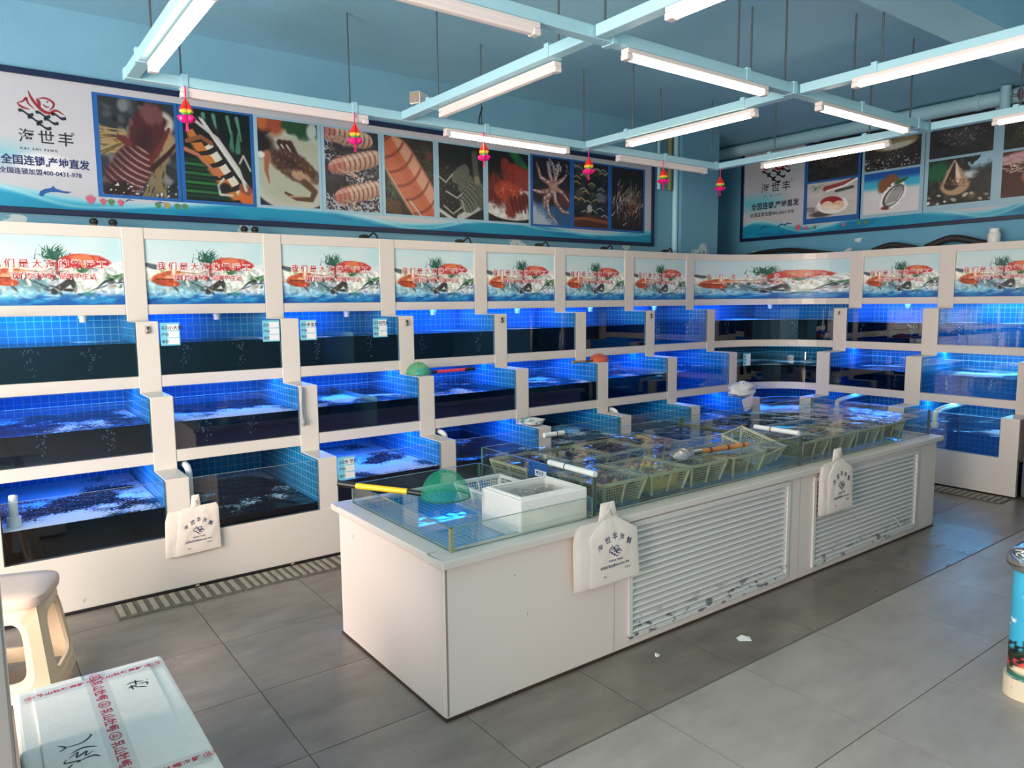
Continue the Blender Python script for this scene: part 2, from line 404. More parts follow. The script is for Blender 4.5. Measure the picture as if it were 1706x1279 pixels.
def on_left(x0, x1, z0, z1, y):
    return lambda u, v: (x0+(x1-x0)*u, np.full_like(u, y), z0+(z1-z0)*v)
def on_right(y0, y1, z0, z1, x):
    return lambda u, v: (np.full_like(u, x), y0+(y1-y0)*u, z0+(z1-z0)*v)
PW, PH = 110, 147
def art_spiny_lobster():
    a = Art(PW, PH, (52, 54, 58), 3); a.pebbles(90, [(120, 124, 128), (70, 74, 80), (150, 146, 138), (40, 42, 46)], .04, .10)
    for k in range(34): a.mix(a.stroke([(-.02, .28+.01*k), (.2+.2*a.rs.rand(), .3+.22*a.rs.rand()+.004*k), (.45, .3+.3*a.rs.rand())], .010), (176, 150, 100) if k % 3 else (110, 88, 54))
    a.mix(a.ell(.82, .2, .16, .14, .3, .3), (206, 200, 190)); a.mix(a.ell(.86, .42, .14, .16, .5, .3), (170, 140, 104))
    for k in range(14): a.mix(a.stroke([(.62+.3*a.rs.rand(), .5+.1*a.rs.rand()), (.5+.4*a.rs.rand(), 1)], .010), (140, 122, 84))
    a.mix(a.ell(.62, .34, .20, .36, .32, .2, .3), (84, 38, 40)); a.mix(a.ell(.70, .13, .13, .14, 0, .4, .6), (120, 74, 72)); a.mix(a.ell(.56, .42, .12, .22, .3, .7), (60, 28, 32))
    m, st, t, d = a.band(.56, .5, .16, .98, .21, 9); a.mix(m, (88, 44, 46)); a.mix(m*(st > .8)*.8, (196, 156, 150)); a.mix(m*np.clip(d, 0, 1)*.5, (48, 20, 24))
    a.mix(a.stroke([(.66, .62), (.86, .36), (.92, .26)], .03, .02), (110, 44, 42)); a.mix(a.stroke([(.66, .7), (.9, .52), (1, .42)], .035, .02), (60, 26, 28))
    a.mix(a.stroke([(.36, .45), (.24, .4)], .05, .03), (110, 44, 42)); a.mix(a.ell(.2, .95, .2, .12, 0, .4, .4), (44, 20, 24)); a.specks(.83, (220, 220, 222), 40, (a.V > .86)*1.); return a
def art_striped_lobster():
    a = Art(PW, PH, (18, 28, 24), 4)
    for k in range(9): a.mix(a.stroke([(-.05, .55+.05*k), (.5, .57+.048*k), (.85, .6+.05*k)], .018), (40, 104+8*(k % 3), 56) if k % 2 else (22, 60, 36))
    for x in (.3, .45, .66, .8): a.mix(a.stroke([(x, .05), (x+.06, .3)], .028, .006), (96, 150, 128))
    for x in (.7, .8): a.mix(a.stroke([(x, .42), (x+.02, .2)], .04, .01), (70, 130, 104))
    m, st, t, d = a.band(.12, .10, .95, 1.0, .20, 7, 1.0)
    a.mix(m, (36, 32, 28)); a.mix(m*(d < -.05)*(st > .35), (30, 30, 28)); a.mix(m*((d > -.15) & (d < .35))*(st > .3)*(t > .3), (232, 226, 208)); a.mix(m*(d > .3)*(st > .25), (206, 124, 56))
    a.mix(m*(abs(d+.45) < .09), (226, 228, 224)); a.mix(a.stroke([(.02, .45), (.2, .5), (.5, .72)], .03, .02), (196, 120, 90)); a.mix(a.stroke([(.05, .36), (.25, .3), (.4, .36)], .03), (150, 90, 60))
    a.mix(a.ell(.92, .95, .14, .10, .6, .3), (222, 110, 48)); a.mix(a.ell(.9, .84, .10, .07, .4, .3, .5), (150, 84, 56))
    a.mix(a.stroke([(.12, .1), (.5, .3), (.8, .62), (.9, .85)], .02), (214, 214, 206)); a.mix(a.stroke([(.56, .74), (.48, .82), (.5, .92), (.68, .92)], .016), (210, 204, 196)); a.mix(a.ell(.58, .84, .08, .07, 0, .4), (34, 30, 34))
    a.mix(a.stroke([(.82, .55), (.88, .46), (.98, .62)], .014), (196, 190, 180)); return a
def art_brown_crab():
    a = Art(PW, PH, (40, 34, 36), 5); a.mix((a.V > .9)*1., (42, 38, 64)); a.mix(a.ell(.62, .55, .62, .50, -.25, .04), (206, 206, 190)); a.mix(a.ell(.56, .56, .56, .42, -.25, .2), (186, 192, 170))
    a.mix(a.ell(.08, .03, .12, .16, 0, .5), (206, 110, 60)); a.mix(a.ell(.3, .05, .14, .18, .3, .5), (176, 84, 56)); a.mix(a.ell(.68, .08, .26, .12, .2, .4, .5), (44, 84, 50)); a.mix(a.ell(.9, .08, .08, .12, .2, .4), (200, 214, 206)); a.mix(a.ell(.05, .3, .2, .18, 0, .5), (44, 32, 34))
    for x in (.42, .5, .58): a.mix(a.stroke([(x-.06, .26), (x+.12, .48)], .05, .03), (72, 44, 40))
    for x in (.44, .53): a.mix(a.stroke([(x-.06, .28), (x+.08, .44)], .012), (216, 206, 196))
    a.mix(a.ell(.58, .52, .36, .17, .42, .18, .25), (82, 54, 44)); a.mix(a.ell(.72, .64, .20, .07, .35, .5, .7), (190, 156, 124)); a.mix(a.ell(.5, .47, .2, .09, .42, .8, .4), (58, 38, 34)); a.specks(.80, (130, 96, 70), 40, a.ell(.58, .52, .33, .15, .42, .2))
    a.mix(a.stroke([(.75, .7), (.92, .8), (.86, .9), (.6, .9), (.42, .84)], .055, .02), (94, 66, 48)); a.mix(a.stroke([(.7, .87), (.5, .88)], .012), (196, 160, 120)); a.mix(a.stroke([(.14, .4), (.12, .6), (.16, .74)], .05, .01), (170, 104, 76)); a.mix(a.ell(.04, .42, .06, .05, 0, .4), (236, 234, 230)); return a
def art_prawns():
    a = Art(PW, PH, (56, 54, 60), 6); a.mul(.5+.8*a.noise(6, 8)); a.specks(.62, (196, 198, 206), 46, np.clip(a.noise(3, 4)*3-1.1, 0, 1)); a.specks(.55, (206, 208, 216), 50, (a.V > .8)*.8)
    for (ax, ay, bx, by, w) in ((-.1, .03, .9, .12, .13), (.05, .50, 1.1, .27, .12), (.15, .86, 1.1, .66, .12)):
        m, st, t, d = a.band(ax, ay, bx, by, w, 11); a.mix(m, (214, 182, 158)); a.mix(m*np.clip(st*3-1.9, 0, 1), (148, 74, 62)); a.mix(m*(t < .3)*.6, (186, 96, 84)); a.mix(m*np.clip(d, 0, 1)*.5, (120, 84, 74)); a.mix(m*(abs(d+.5) < .2)*.4, (246, 232, 216))
        a.spikes(16, ax+.25*(bx-ax), ay+.2*(by-ay)+.06, .1, .02, .16, .008, (206, 170, 150), .5, .5)
    return a
def art_mantis_shrimp():
    a = Art(PW, PH, (58, 46, 40), 7); a.mul(.7+.5*a.noise(5, 6)); a.spikes(60, .14, .55, .10, .12, .16, .008, (84, 118, 92), .9, .5); a.spikes(50, .8, .28, .14, .14, .14, .008, (70, 84, 56), .8, .6); a.mix(a.ell(.92, .2, .08, .08, 0, .5), (110, 66, 62))
    for k in range(6): a.mix(a.stroke([(0, .8+.03*k), (.3, .86+.03*k)], .008), (120, 84, 50))
    m, st, t, d = a.band(.02, .02, 1.06, 1.12, .27, 6.4, .6); a.mix(m, (204, 108, 72)); a.mix(m*(d < -.3), (220, 160, 130)); a.mix(m*np.clip(1-abs(d-.0)*3, 0, 1)*.5, (186, 84, 52)); a.mix(m*np.clip(st*5-4.2, 0, 1), (120, 46, 32)); a.mix(m*(np.sin(d*40) > .6)*.25, (236, 190, 160)); a.mix(m*(d > .82), (226, 190, 160))
    a.mix(a.stroke([(.5, .82), (.72, 1.0)], .014), (200, 196, 190)); return a
def art_grey_prawns():
    a = Art(PW, PH, (34, 34, 34), 8); a.mix(a.stroke([(.0, .9), (.3, 1.02)], .03), (206, 206, 200)); a.mix(a.stroke([(.45, .99), (1.05, .76)], .06), (206, 208, 204))
    for (ax, ay, bx, by, w) in ((.3, .5, .66, .28, .1), (.45, .62, .72, .4, .1), (.5, .86, 1.0, .5, .18)):
        m, st, t, d = a.band(ax, ay, bx, by, w, 9); a.mix(m, (84, 88, 78)); a.mix(m*(st > .7)*.8, (150, 152, 138)); a.mix(m*(np.sin(d*26) > .5)*.4, (44, 48, 44))
    for p in ([(0, .45), (.15, .52), (.3, .4)], [(.15, .64), (.4, .72), (.5, .66)], [(.1, .84), (.3, .94), (.5, .84)], [(.5, .75), (.6, .95)]): a.mix(a.stroke(p, .014), (176, 178, 162))
    a.mix(a.stroke([(.8, .1), (.85, .5), (.95, .8)], .06), (92, 92, 76)); a.mix(a.ell(.86, .45, .06, .08, 0, .4), (150, 140, 116)); a.specks(.8, (120, 122, 108), 44, (a.V > .3)*.6); return a
def art_red_crabs():
    a = Art(PW, PH, (30, 28, 30), 9); a.mix(a.ell(.62, .72, .62, .26, 0, .05), (226, 224, 220)); a.mix(a.stroke([(.55, -.05), (1.05, .32)], .08), (36, 110, 62))
    a.mix(a.ell(.2, .55, .28, .25, 0, .3, .5), (110, 40, 34)); a.mix(a.ell(.78, .35, .34, .20, .3, .25, .4), (150, 58, 42)); a.mix(a.ell(.42, .2, .10, .13, .2, .4), (150, 54, 40)); a.mix(a.stroke([(.4, .15), (.45, .4)], .07), (130, 46, 36))
    a.mix(a.ell(.48, .57, .28, .17, .1, .25, .3), (176, 66, 40)); a.mix(a.ell(.75, .72, .34, .14, -.3, .3, .6), (124, 44, 38)); a.mix(a.ell(.55, .85, .12, .12, 0, .4, .5), (136, 48, 40)); a.specks(.70, (206, 110, 70), 34, a.ell(.48, .57, .24, .14, .1, .4))
    for k in range(5): a.mix(a.stroke([(.55+.1*k, .62), (.62+.1*k, .85)], .02), (90, 30, 28))
    a.mul(.8+.4*a.noise(8, 10)); return a
def art_octopus():
    a = Art(PW, PH, (36, 30, 42), 10); a.mix(np.clip(a.V*6-3.8+(a.noise(5, 6)-.5)*2, 0, 1), (44, 96, 150)); a.mix(np.clip((a.V-.55)*5-(a.U)*3+(a.noise(6, 8)-.5), 0, 1), (186, 200, 216)); a.mix(a.ell(.86, .6, .2, .16, 0, .5), (104, 54, 50)); a.specks(.86, (40, 70, 120), 46, (a.V > .62)*1.)
    for p in ([(.5, .4), (.2, .3), (.1, .1)], [(.52, .38), (.42, .2), (.38, .06)], [(.55, .38), (.65, .2), (.7, .08)], [(.5, .48), (.2, .52), (.0, .5)], [(.5, .48), (.36, .66), (.42, .84), (.62, .96)], [(.55, .46), (.6, .64), (.78, .78), (1, .8)], [(.58, .44), (.8, .5), (.95, .62)], [(.55, .4), (.8, .3), (.9, .22)], [(.5, .5), (.3, .6), (.28, .75)]):
        a.mix(a.stroke(p, .06, .02), (150, 104, 96)); a.mix(a.stroke([(x+.015, y) for x, y in p], .028, .01)*(a.noise(40, 40, 1) > .42), (226, 206, 196))
    a.mix(a.ell(.56, .43, .12, .08, .3, .5), (196, 150, 138)); a.spikes(26, .6, .14, .12, .05, .09, .012, (206, 200, 200), 1.2, .6); return a
def art_clams():
    a = Art(PW, PH, (32, 34, 38), 11); a.mix((a.V > .8)*1., (84, 48, 36)); a.pebbles(46, [(50, 56, 58), (36, 38, 44), (64, 66, 60)], .07, .13, 0, .85)
    for _ in range(26):
        x, y = a.rs.rand(), a.rs.rand()*.86; a.mix(a.stroke([(x-.1, y), (x, y-.03), (x+.1, y+.01)], .012), (150, 150, 150) if _ % 3 else (176, 150, 84))
    a.mix(a.ell(.8, .52, .14, .08, .2, .4), (110, 110, 120)); a.mix(a.ell(.45, .7, .07, .08, .2, .4), (190, 190, 190)); a.mix(a.stroke([(0, .88), (.3, .86), (1, .9)], .03), (150, 84, 50)); return a
def art_sea_cucumber():
    a = Art(PW, PH, (34, 30, 34), 12); a.mix(a.ell(.6, .62, .5, .28, -.4, .4, .5), (54, 44, 44)); a.spikes(110, .5, .58, .22, .14, .12, .016, (170, 160, 150), -1.2, .45); a.spikes(40, .7, .6, .16, .1, .1, .014, (150, 96, 60), 1.8, .6); a.spikes(40, .35, .7, .16, .1, .1, .012, (60, 56, 60), 1.2, .5); return a
def art_dark(seed, col, spot, y=.5):
    a = Art(110, 94, col, seed); a.mul(.6+.8*a.noise(5, 5)); a.mix(a.ell(.5, y, .45, .3, .1, .9, .8)*.7, spot); a.specks(.78, tuple(min(255, int(c*1.6)) for c in spot), 34, a.ell(.5, y, .5, .35, 0, .5)); return a
def art_fish_dark():
    a = art_dark(21, (44, 40, 36), (70, 64, 54)); a.mix(a.ell(.55, .40, .52, .16, -.12, .2), (150, 128, 92)); a.mix(a.ell(.6, .46, .4, .09, -.12, .4), (206, 198, 176)); a.mix(a.stroke([(.1, .36), (.5, .28), (.95, .2)], .04), (96, 76, 50)); a.specks(.8, (190, 190, 186), 30, (a.V > .7)*1.); return a
def art_scallop():
    a = Art(110, 110, (196, 192, 190), 22); a.mul(.9+.15*a.noise(4, 4)); a.mix(a.stroke([(.4, .2), (.7, .12), (1, -.02)], .10, .02), (150, 60, 60)); a.mix(a.stroke([(.4, .27), (.75, .18), (1, .02)], .03), (240, 236, 232)); a.mix(a.stroke([(.6, .3), (.9, .24)], .05), (70, 76, 66))
    a.mix(a.ell(.3, .9, .3, .12, 0, .5), (84, 74, 70)); a.mix(a.ell(.52, .68, .33, .25, .1, .08), (236, 230, 224)); a.mix(a.ell(.5, .58, .24, .16, .1, .15), (150, 44, 48)); a.mix(a.ell(.42, .68, .14, .14, 0, .2), (232, 200, 176)); a.mix(a.ell(.64, .7, .13, .14, 0, .2), (226, 186, 156)); a.mix(a.ell(.5, .74, .26, .09, .1, .5), (240, 220, 200))
    for k in range(5): a.mix(a.stroke([(0, .68+.03*k), (.16, .7+.025*k)], .010), (80, 70, 66))
    a.spikes(14, .2, .1, .05, .04, .12, .008, (90, 110, 96), 2.2, .3); return a
def art_oyster():
    a = Art(110, 110, (210, 208, 212), 23); a.mix(np.clip((.46-a.V)*9, 0, 1), (60, 170, 204)); a.mix(np.clip((.24-a.V)*9, 0, 1), (24, 84, 160)); a.mix(a.ell(.46, .32, .2, .26, .5, .2, .5), (126, 84, 54)); a.mix(a.ell(.2, .58, .13, .10, .3, .3, .4), (216, 216, 216))
    a.mix(a.ell(.54, .6, .2, .36, .5, .08, .3), (236, 234, 230)); a.mix(a.ell(.55, .6, .155, .30, .5, .1), (60, 58, 56)); a.mix(a.ell(.56, .6, .135, .27, .5, .15), (196, 196, 194))
    for k in range(7): a.mix(a.stroke([(.42+.03*k, .78-.01*k), (.52+.03*k, .5), (.62+.02*k, .38)], .008), (90, 88, 86))
    a.mix(a.ell(.68, .27, .16, .05, -.5, .3), (40, 96, 56)); a.mix(a.ell(.42, .88, .12, .05, .1, .5, .5), (120, 60, 66)); return a
def art_whelk():
    a = Art(110, 110, (40, 42, 40), 24); a.mix(a.ell(.15, .25, .28, .3, 0, .5, .3), (30, 92, 58)); a.mix(np.clip((.35-a.V)*6, 0, 1)*np.clip((a.U-.5)*5, 0, 1)*(a.noise(6, 2) > .4), (150, 190, 206)); a.mix(a.ell(.7, .4, .25, .12, .2, .6), (190, 200, 206)); a.pebbles(40, [(52, 46, 42), (76, 66, 56), (40, 38, 40)], .06, .12, .5, 1); a.pebbles(16, [(190, 176, 150), (200, 200, 196)], .03, .06, .78, .98); a.mix(a.ell(.95, .5, .25, .35, 0, .4, .5), (50, 48, 46))
    a.mix(a.stroke([(.42, .05), (.42, .3), (.44, .58)], .02, .26, .2), (176, 146, 118)); a.mix(a.stroke([(.42, .1), (.40, .35), (.38, .58)], .012, .13, .25), (50, 38, 34)); a.mix(a.stroke([(.45, .12), (.47, .3), (.5, .5)], .01, .06), (226, 206, 186)); a.spikes(40, .5, .52, .12, .06, .06, .01, (150, 110, 80)); return a
def art_abalone():
    a = Art(110, 110, (70, 34, 32), 25); a.mix(a.ell(.2, .15, .5, .14, -.2, .4, .4), (196, 150, 150)); a.spikes(30, .1, .3, .12, .1, .16, .012, (196, 170, 150), .3, .6); a.mix(a.ell(.75, .5, .5, .34, -.3, .1), (150, 120, 96)); a.mix(a.ell(.8, .5, .44, .29, -.3, .15), (206, 124, 70)); a.mix(a.stroke([(.3, .62), (.9, .5)], .03), (150, 70, 50)); return a
def art_sign(w=196, h=110):
    a = Art(w, h, (206, 222, 222), 31); a.mix(np.clip((.5-a.V)*2, 0, 1)*.5*a.noise(3, 3), (160, 208, 214)); a.mix(np.clip((a.U-.8)*4, 0, 1)*np.clip((.5-a.V)*4, 0, 1)*.5, (150, 206, 216))
    sp = lambda pts, w0, w1, c, so=.4: a.mix(a.stroke(pts, w0, w1, so), c); E = lambda x, y, rx, ry, r, c, so=.2, rag=0: a.mix(a.ell(x, y, rx, ry, r, so, rag), c)
    a.mix(np.clip((a.V-.80)*8+(a.noise(10, 4)-.5)*1.2, 0, 1), (36, 128, 188)); E(.2, .74, .5, .16, 0, (150, 192, 204), .4, .5); E(.35, .7, .4, .12, .1, (120, 160, 170), .5, .5)
    E(.04, .5, .16, .17, 0, (226, 224, 208), .3, .2); E(.07, .41, .16, .05, .1, (84, 96, 104), .4, .6); E(.19, .47, .2, .09, -.2, (220, 216, 186), .3, .3); E(.13, .46, .05, .08, 0, (150, 160, 120), .6, .5)
    E(.4, .52, .42, .09, 0, (222, 220, 206), .4, .4); sp([(.28, .5), (.5, .53)], .02, .01, (170, 150, 130)); E(.36, .66, .22, .09, .4, (110, 146, 150), .3, .4); sp([(.33, .62), (.46, .75)], .014, .014, (60, 70, 76))
    E(.5, .68, .12, .10, .3, (206, 214, 226), .4, .6); E(.52, .48, .16, .09, 0, (206, 186, 176), .5, .5)
    a.spikes(90, .5, .31, .035, .05, .13, .010, (44, 96, 76), -1.4, .7); E(.51, .33, .10, .07, 0, (38, 84, 66), .7, .5)
    E(.72, .40, .37, .16, 0, (196, 58, 50), .12, .25); E(.56, .48, .10, .13, 0, (176, 40, 38), .3, .4); E(.86, .4, .10, .10, .3, (178, 36, 44), .4, .5); E(.71, .34, .16, .10, 0, (214, 120, 78), .3, .3); a.specks(.72, (226, 140, 100), 26, a.ell(.72, .36, .3, .12, 0, .3)*.7)
    E(.68, .5, .26, .07, 0, (222, 214, 200), .4, .4); E(.17, .58, .24, .10, -.25, (196, 96, 64), .15, .3); E(.16, .66, .20, .07, .15, (180, 76, 44), .2, .3); E(.24, .55, .2, .05, -.2, (222, 150, 112), .4, .3); sp([(.08, .61), (.28, .61)], .012, .008, (110, 50, 40)); E(.3, .61, .1, .025, 0, (60, 90, 60), .5, .6)
    E(.72, .5, .12, .05, .2, (56, 104, 56), .4, .6); E(.93, .55, .14, .10, .4, (62, 112, 66), .4, .7); sp([(.68, .82), (.92, .62)], .05, .03, (44, 62, 50)); E(.95, .46, .16, .10, -.4, (222, 226, 222), .2, .3)
    sp([(.5, .80), (.62, .64), (.66, .80)], .06, .04, (58, 54, 48)); E(.6, .78, .1, .03, 0, (50, 46, 40), .5, .4); E(.77, .62, .30, .13, -.75, (212, 220, 206), .08, .15); E(.78, .6, .22, .08, -.75, (228, 232, 222), .5); E(.79, .48, .1, .05, 0, (170, 178, 178), .5, .7)
    E(.94, .74, .28, .11, -.25, (206, 216, 220), .12, .2); sp([(.8, .76), (.92, .68), (1, .66)], .012, .012, (70, 84, 90)); E(.93, .72, .018, .018, 0, (40, 50, 60)); E(.74, .84, .1, .04, 0, (70, 140, 110), .6, .6)
    for _ in range(70):       # crowded pale shells, fins and weed between the large pieces
        x, y = a.rs.rand(), .46+.36*a.rs.rand(); c = [(226, 226, 218), (120, 132, 132), (196, 204, 206), (60, 66, 66), (206, 190, 160), (84, 110, 90)][_ % 6]; r = a.rs.rand()*3
        if (abs(x-.18) < .14 and abs(y-.6) < .1) or (abs(x-.77) < .1 and abs(y-.62) < .14): continue
        a.mix(a.ell(x, y, .03+.06*a.rs.rand(), .012+.02*a.rs.rand(), r, .4, .6)*.75, c)
    band = np.clip((a.V-.38)*10, 0, 1)*np.clip((.95-a.V)*10, 0, 1); a.C = a.C*(1-band[..., None]*.9*(1-(.70+.62*a.noise(34, 20, 2, .7))[..., None])); a.C = np.clip(a.C, 0, 1)
    wv = a.noise(8, 16, 3, .6); k = np.clip((a.V-.78)*7, 0, 1); a.mix(k*(wv > .53)*.8, (18, 84, 158)); a.mix(k*(wv < .40)*.7, (70, 182, 220)); a.mix(np.clip((a.V-.9)*10, 0, 1)*.6, (20, 92, 160)); a.mix(np.clip((a.V-.88)*6, 0, 1)*np.clip((.25-a.U)*6, 0, 1)*.7, (40, 44, 120))
    return a
def art_banner(w, h, seed):
    a = Art(w, h, (186, 186, 192), seed); n = a.noise(7, 2); lower = a.V+.05*np.sin(a.U*19+1)+(n-.5)*.06
    a.mix(np.clip(1-abs(a.V-.6)*7, 0, 1)*np.clip((.13-a.U)*14, 0, 1), (96, 186, 204))
    a.mix(np.clip((lower-.86)*26, 0, 1), (120, 196, 212)); a.mix(np.clip((lower-.89)*26, 0, 1), (24, 140, 176)); a.mix(np.clip((a.noise(16, 8)-.55)*9, 0, 1)*np.clip((lower-.88)*20, 0, 1)*.6, (20, 104, 156)); a.mix(np.clip(1-abs(lower-.905+.03*np.sin(a.U*31))*60, 0, 1)*.7, (170, 214, 220)); return a
# ------------------------------------------------------------------ the room
CZ = 3.61
mb = MB(); xs = [.3+.6*k for k in range(-8, 14)]
xs = [-4.0]+[x for x in xs if -4 < x < 8.2]+[8.2]
ys = [-3.0]+[1.925-.6*k for k in range(8, -1, -1)]+[2.49, 3.05, 3.62, 4.2, 4.8, 5.4, 6.0, 6.6, 7.2]
TINT = []
mb.box(-4, 8.2, -3, 7.2, -.06, -.003, 2); TINT += [0]*6
random.seed(5)
for i in range(len(xs)-1):
    for j in range(len(ys)-1):
        if xs[i+1]-xs[i] < .02 or ys[j+1]-ys[j] < .02: continue
        g = .0022; x0, x1, y0, y1 = xs[i]+g, xs[i+1]-g, ys[j]+g, ys[j+1]-(g if abs(ys[j+1]-1.925) > .01 else .005)
        if abs(ys[j]-1.925) < .01: y0 += .003
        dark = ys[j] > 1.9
        t = random.random()
        V = [(x0, y0, 0), (x1, y0, 0), (x1, y1, 0), (x0, y1, 0), (x0, y0, -.003), (x1, y0, -.003), (x1, y1, -.003), (x0, y1, -.003)]
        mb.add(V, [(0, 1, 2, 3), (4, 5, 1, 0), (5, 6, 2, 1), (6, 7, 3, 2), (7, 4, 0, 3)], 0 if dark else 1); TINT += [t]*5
me = bpy.data.meshes.new('floor'); me.from_pydata(mb.v, [], mb.f)
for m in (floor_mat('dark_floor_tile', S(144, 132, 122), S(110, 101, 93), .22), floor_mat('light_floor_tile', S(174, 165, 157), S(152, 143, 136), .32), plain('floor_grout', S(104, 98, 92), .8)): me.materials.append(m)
me.polygons.foreach_set('material_index', mb.m)
at_ = me.attributes.new('tint', 'FLOAT', 'FACE'); at_.data.foreach_set('value', TINT)
o = bpy.data.objects.new('floor', me); COL.objects.link(o); struct(o)
mb = MB().box(-4.1, 8.3, -3.1, 7.3, CZ, CZ+.12); mb.box(-4, 8.2, 2.0, 2.3, 3.3, CZ); struct(mb.build('ceiling', CEIL))
mb = MB().box(-4.1, 7.4, 5.88, 6.0, 0, CZ); mb.box(6.74, 7.40, 5.78, 5.88, 0, CZ); mb.box(7.28, 7.40, 6.0, 7.2, 0, CZ); struct(mb.build('wall_left', WALLM))
struct(MB().box(8.2, 8.32, -3.1, 7.3, 0, CZ).build('wall_right', WALLD))
struct(MB().box(7.4, 8.2, 7.2, 7.3, 0, CZ).build('wall_alcove', WALLD))
mb = MB()     # shop front wall with a wide glazed opening, and the wall behind the camera
for b in ((-3.0, -.6, 0, CZ), (3.0, 5.88, 0, CZ), (-.6, 3.0, 2.8, CZ)): mb.box(-4.1, -4.0, b[0], b[1], b[2], b[3])
struct(mb.build('wall_front', WALLM))
mb = MB()
for b in ((-4.0, -3.6, 0, CZ), (-.8, 8.2, 0, CZ), (-3.6, -.8, 0, .3), (-3.6, -.8, 2.7, CZ)): mb.box(b[0], b[1], -3.1, -3.0, b[2], b[3])
struct(mb.build('wall_back', WALLM))
mb = MB()
for y in (-.6, .6, 1.8, 2.95): mb.box(-4.06, -4.0, y, y+.05, 0, 2.8)
for z in (0, 2.75): mb.box(-4.06, -4.0, -.6, 3.0, z, z+.05)
for x in (-3.6, -2.25, -.85): mb.box(x, x+.05, -3.06, -3.0, .3, 2.7)  # frames of the opening for the added rear daylight
for z in (.3, 2.65): mb.box(-3.6, -.8, -3.06, -3.0, z, z+.05)
struct(mb.build('window_1', plain('aluminium_frame', S(150, 152, 154), .35, .8)))
# ------------------------------------------------------------------ stepped tank racks
D = [0, .291, .586, .876]; DB = 1.146; DW = 1.395
ZC = [.66, 1.105, 1.55, 2.155]
BEAM = [(.70, .775), (1.135, 1.21)]
XR = [.07, .977, 1.885, 2.801, 3.70, 4.606, 5.528, 6.467]; CW = .13
YC = [(4.25, 4.105), (3.345, 3.20), (2.42, 2.28)]
Y0, X0 = 4.474, 6.81
def arc(d, n=14): return [(6.467+(.343+d)*math.sin(t), 4.25+(.224+d)*math.cos(t)) for t in [math.pi/2*k/n for k in range(n+1)]]
PROF = [(.002, .30), (.002, ZC[0]), (D[1], ZC[0]), (D[1], ZC[1]), (D[2], ZC[1]), (D[2], ZC[2]), (D[3], ZC[2]), (D[3], ZC[3]), (DW, ZC[3]), (DW, .30)]
def column_left(x1, par): MB().extr([(x1-CW, Y0+d, z) for d, z in PROF], (CW, 0, 0)).build('column', WHITE, par, bevel=.004)
def column_right(y0, y1, par): MB().extr([(X0+d, y0, z) for d, z in PROF], (0, y1-y0, 0)).build('column', WHITE, par, bevel=.004)
def run(par, LN, back, capends):
    """LN(d): front polyline of a run at depth d; back: the polyline along the wall"""
    def board(name, d0, z0, z1):
        p = LN(d0); MB().extr([(x, y, z0) for x, y in p]+[(x, y, z0) for x, y in back[::-1]], (0, 0, z1-z0)).build(name, WHITE, par)
    MB().strip(LN(0), .04, .014, .325).build('base_panel', WHITE, par, bevel=.003)
    MB().strip(LN(.05), .03, .0, .05).build('plinth', BLACK, par)
    for k, (z0, z1) in enumerate(BEAM): MB().strip(LN(D[k+1]+.004), .04, z0, z1).build('beam', WHITE, par, bevel=.003)
    MB().strip(LN(D[3]+.004), .03, 1.59, 1.657).build('fascia_rail', TRIM, par, bevel=.003)
    MB().strip(LN(D[3]+.004), .03, 2.083, ZC[3]).build('fascia_rail', TRIM, par, bevel=.003)
    board('shelf_board', D[1]+.045, .702, .72); board('shelf_board', D[2]+.045, 1.137, 1.155); board('shelf_board', D[3]+.035, 1.80, 1.815); board('top_board', D[3]+.036, 2.115, 2.13)
rackL = thing('tank_rack', 'long white stepped three-tier tank rack along the left wall under the banner', 'tank rack', (-.06, 4.474, 0))
run(rackL, lambda d: [(-.06, Y0+d), (6.467, Y0+d)], [(-.06, Y0+DW), (6.467, Y0+DW)], 1)
for x in XR: column_left(x, rackL)
rackC = thing('corner_tank_rack', 'curved white tank rack section filling the room corner', 'tank rack', (6.9, 4.9, 0))
run(rackC, lambda d: arc(d), [(6.467, Y0+DW), (X0+DW, Y0+DW), (X0+DW, 4.25)], 0)
rackR = thing('tank_rack', 'white stepped tank rack along the right wall, ending beside the glass-door cooler', 'tank rack', (6.81, 3.2, 0))
run(rackR, lambda d: [(X0+d, 4.25), (X0+d, 2.28)], [(X0+DW, 4.25), (X0+DW, 2.28)], 0)
for a, b in YC: column_right(a, b, rackR)
# little dark hook knobs on the upper column faces
for x in (.912, 2.736, 3.64, 5.463):
    m = MB().box(x-.018, x+.018, Y0+D[2]-.004, Y0+D[2], 1.475, 1.525, 1); m.tube([(x, Y0+D[2]-.002, 1.51), (x, Y0+D[2]-.016, 1.508), (x+.006, Y0+D[2]-.018, 1.485), (x-.008, Y0+D[2]-.014, 1.478)], .005, 6); m.ball((x, Y0+D[2]-.014, 1.512), .008)
    o = m.build('hook', [BLACK, plain('stained_label', S(196, 184, 170), .6)], rackL); o['label'] = 'small dark metal hook'
y = 4.18; m = MB().tube([(X0+D[2]-.002, y, 1.51), (X0+D[2]-.016, y, 1.508), (X0+D[2]-.016, y+.006, 1.48)], .005, 6); m.ball((X0+D[2]-.014, y, 1.512), .008); m.build('hook', BLACK, rackR)
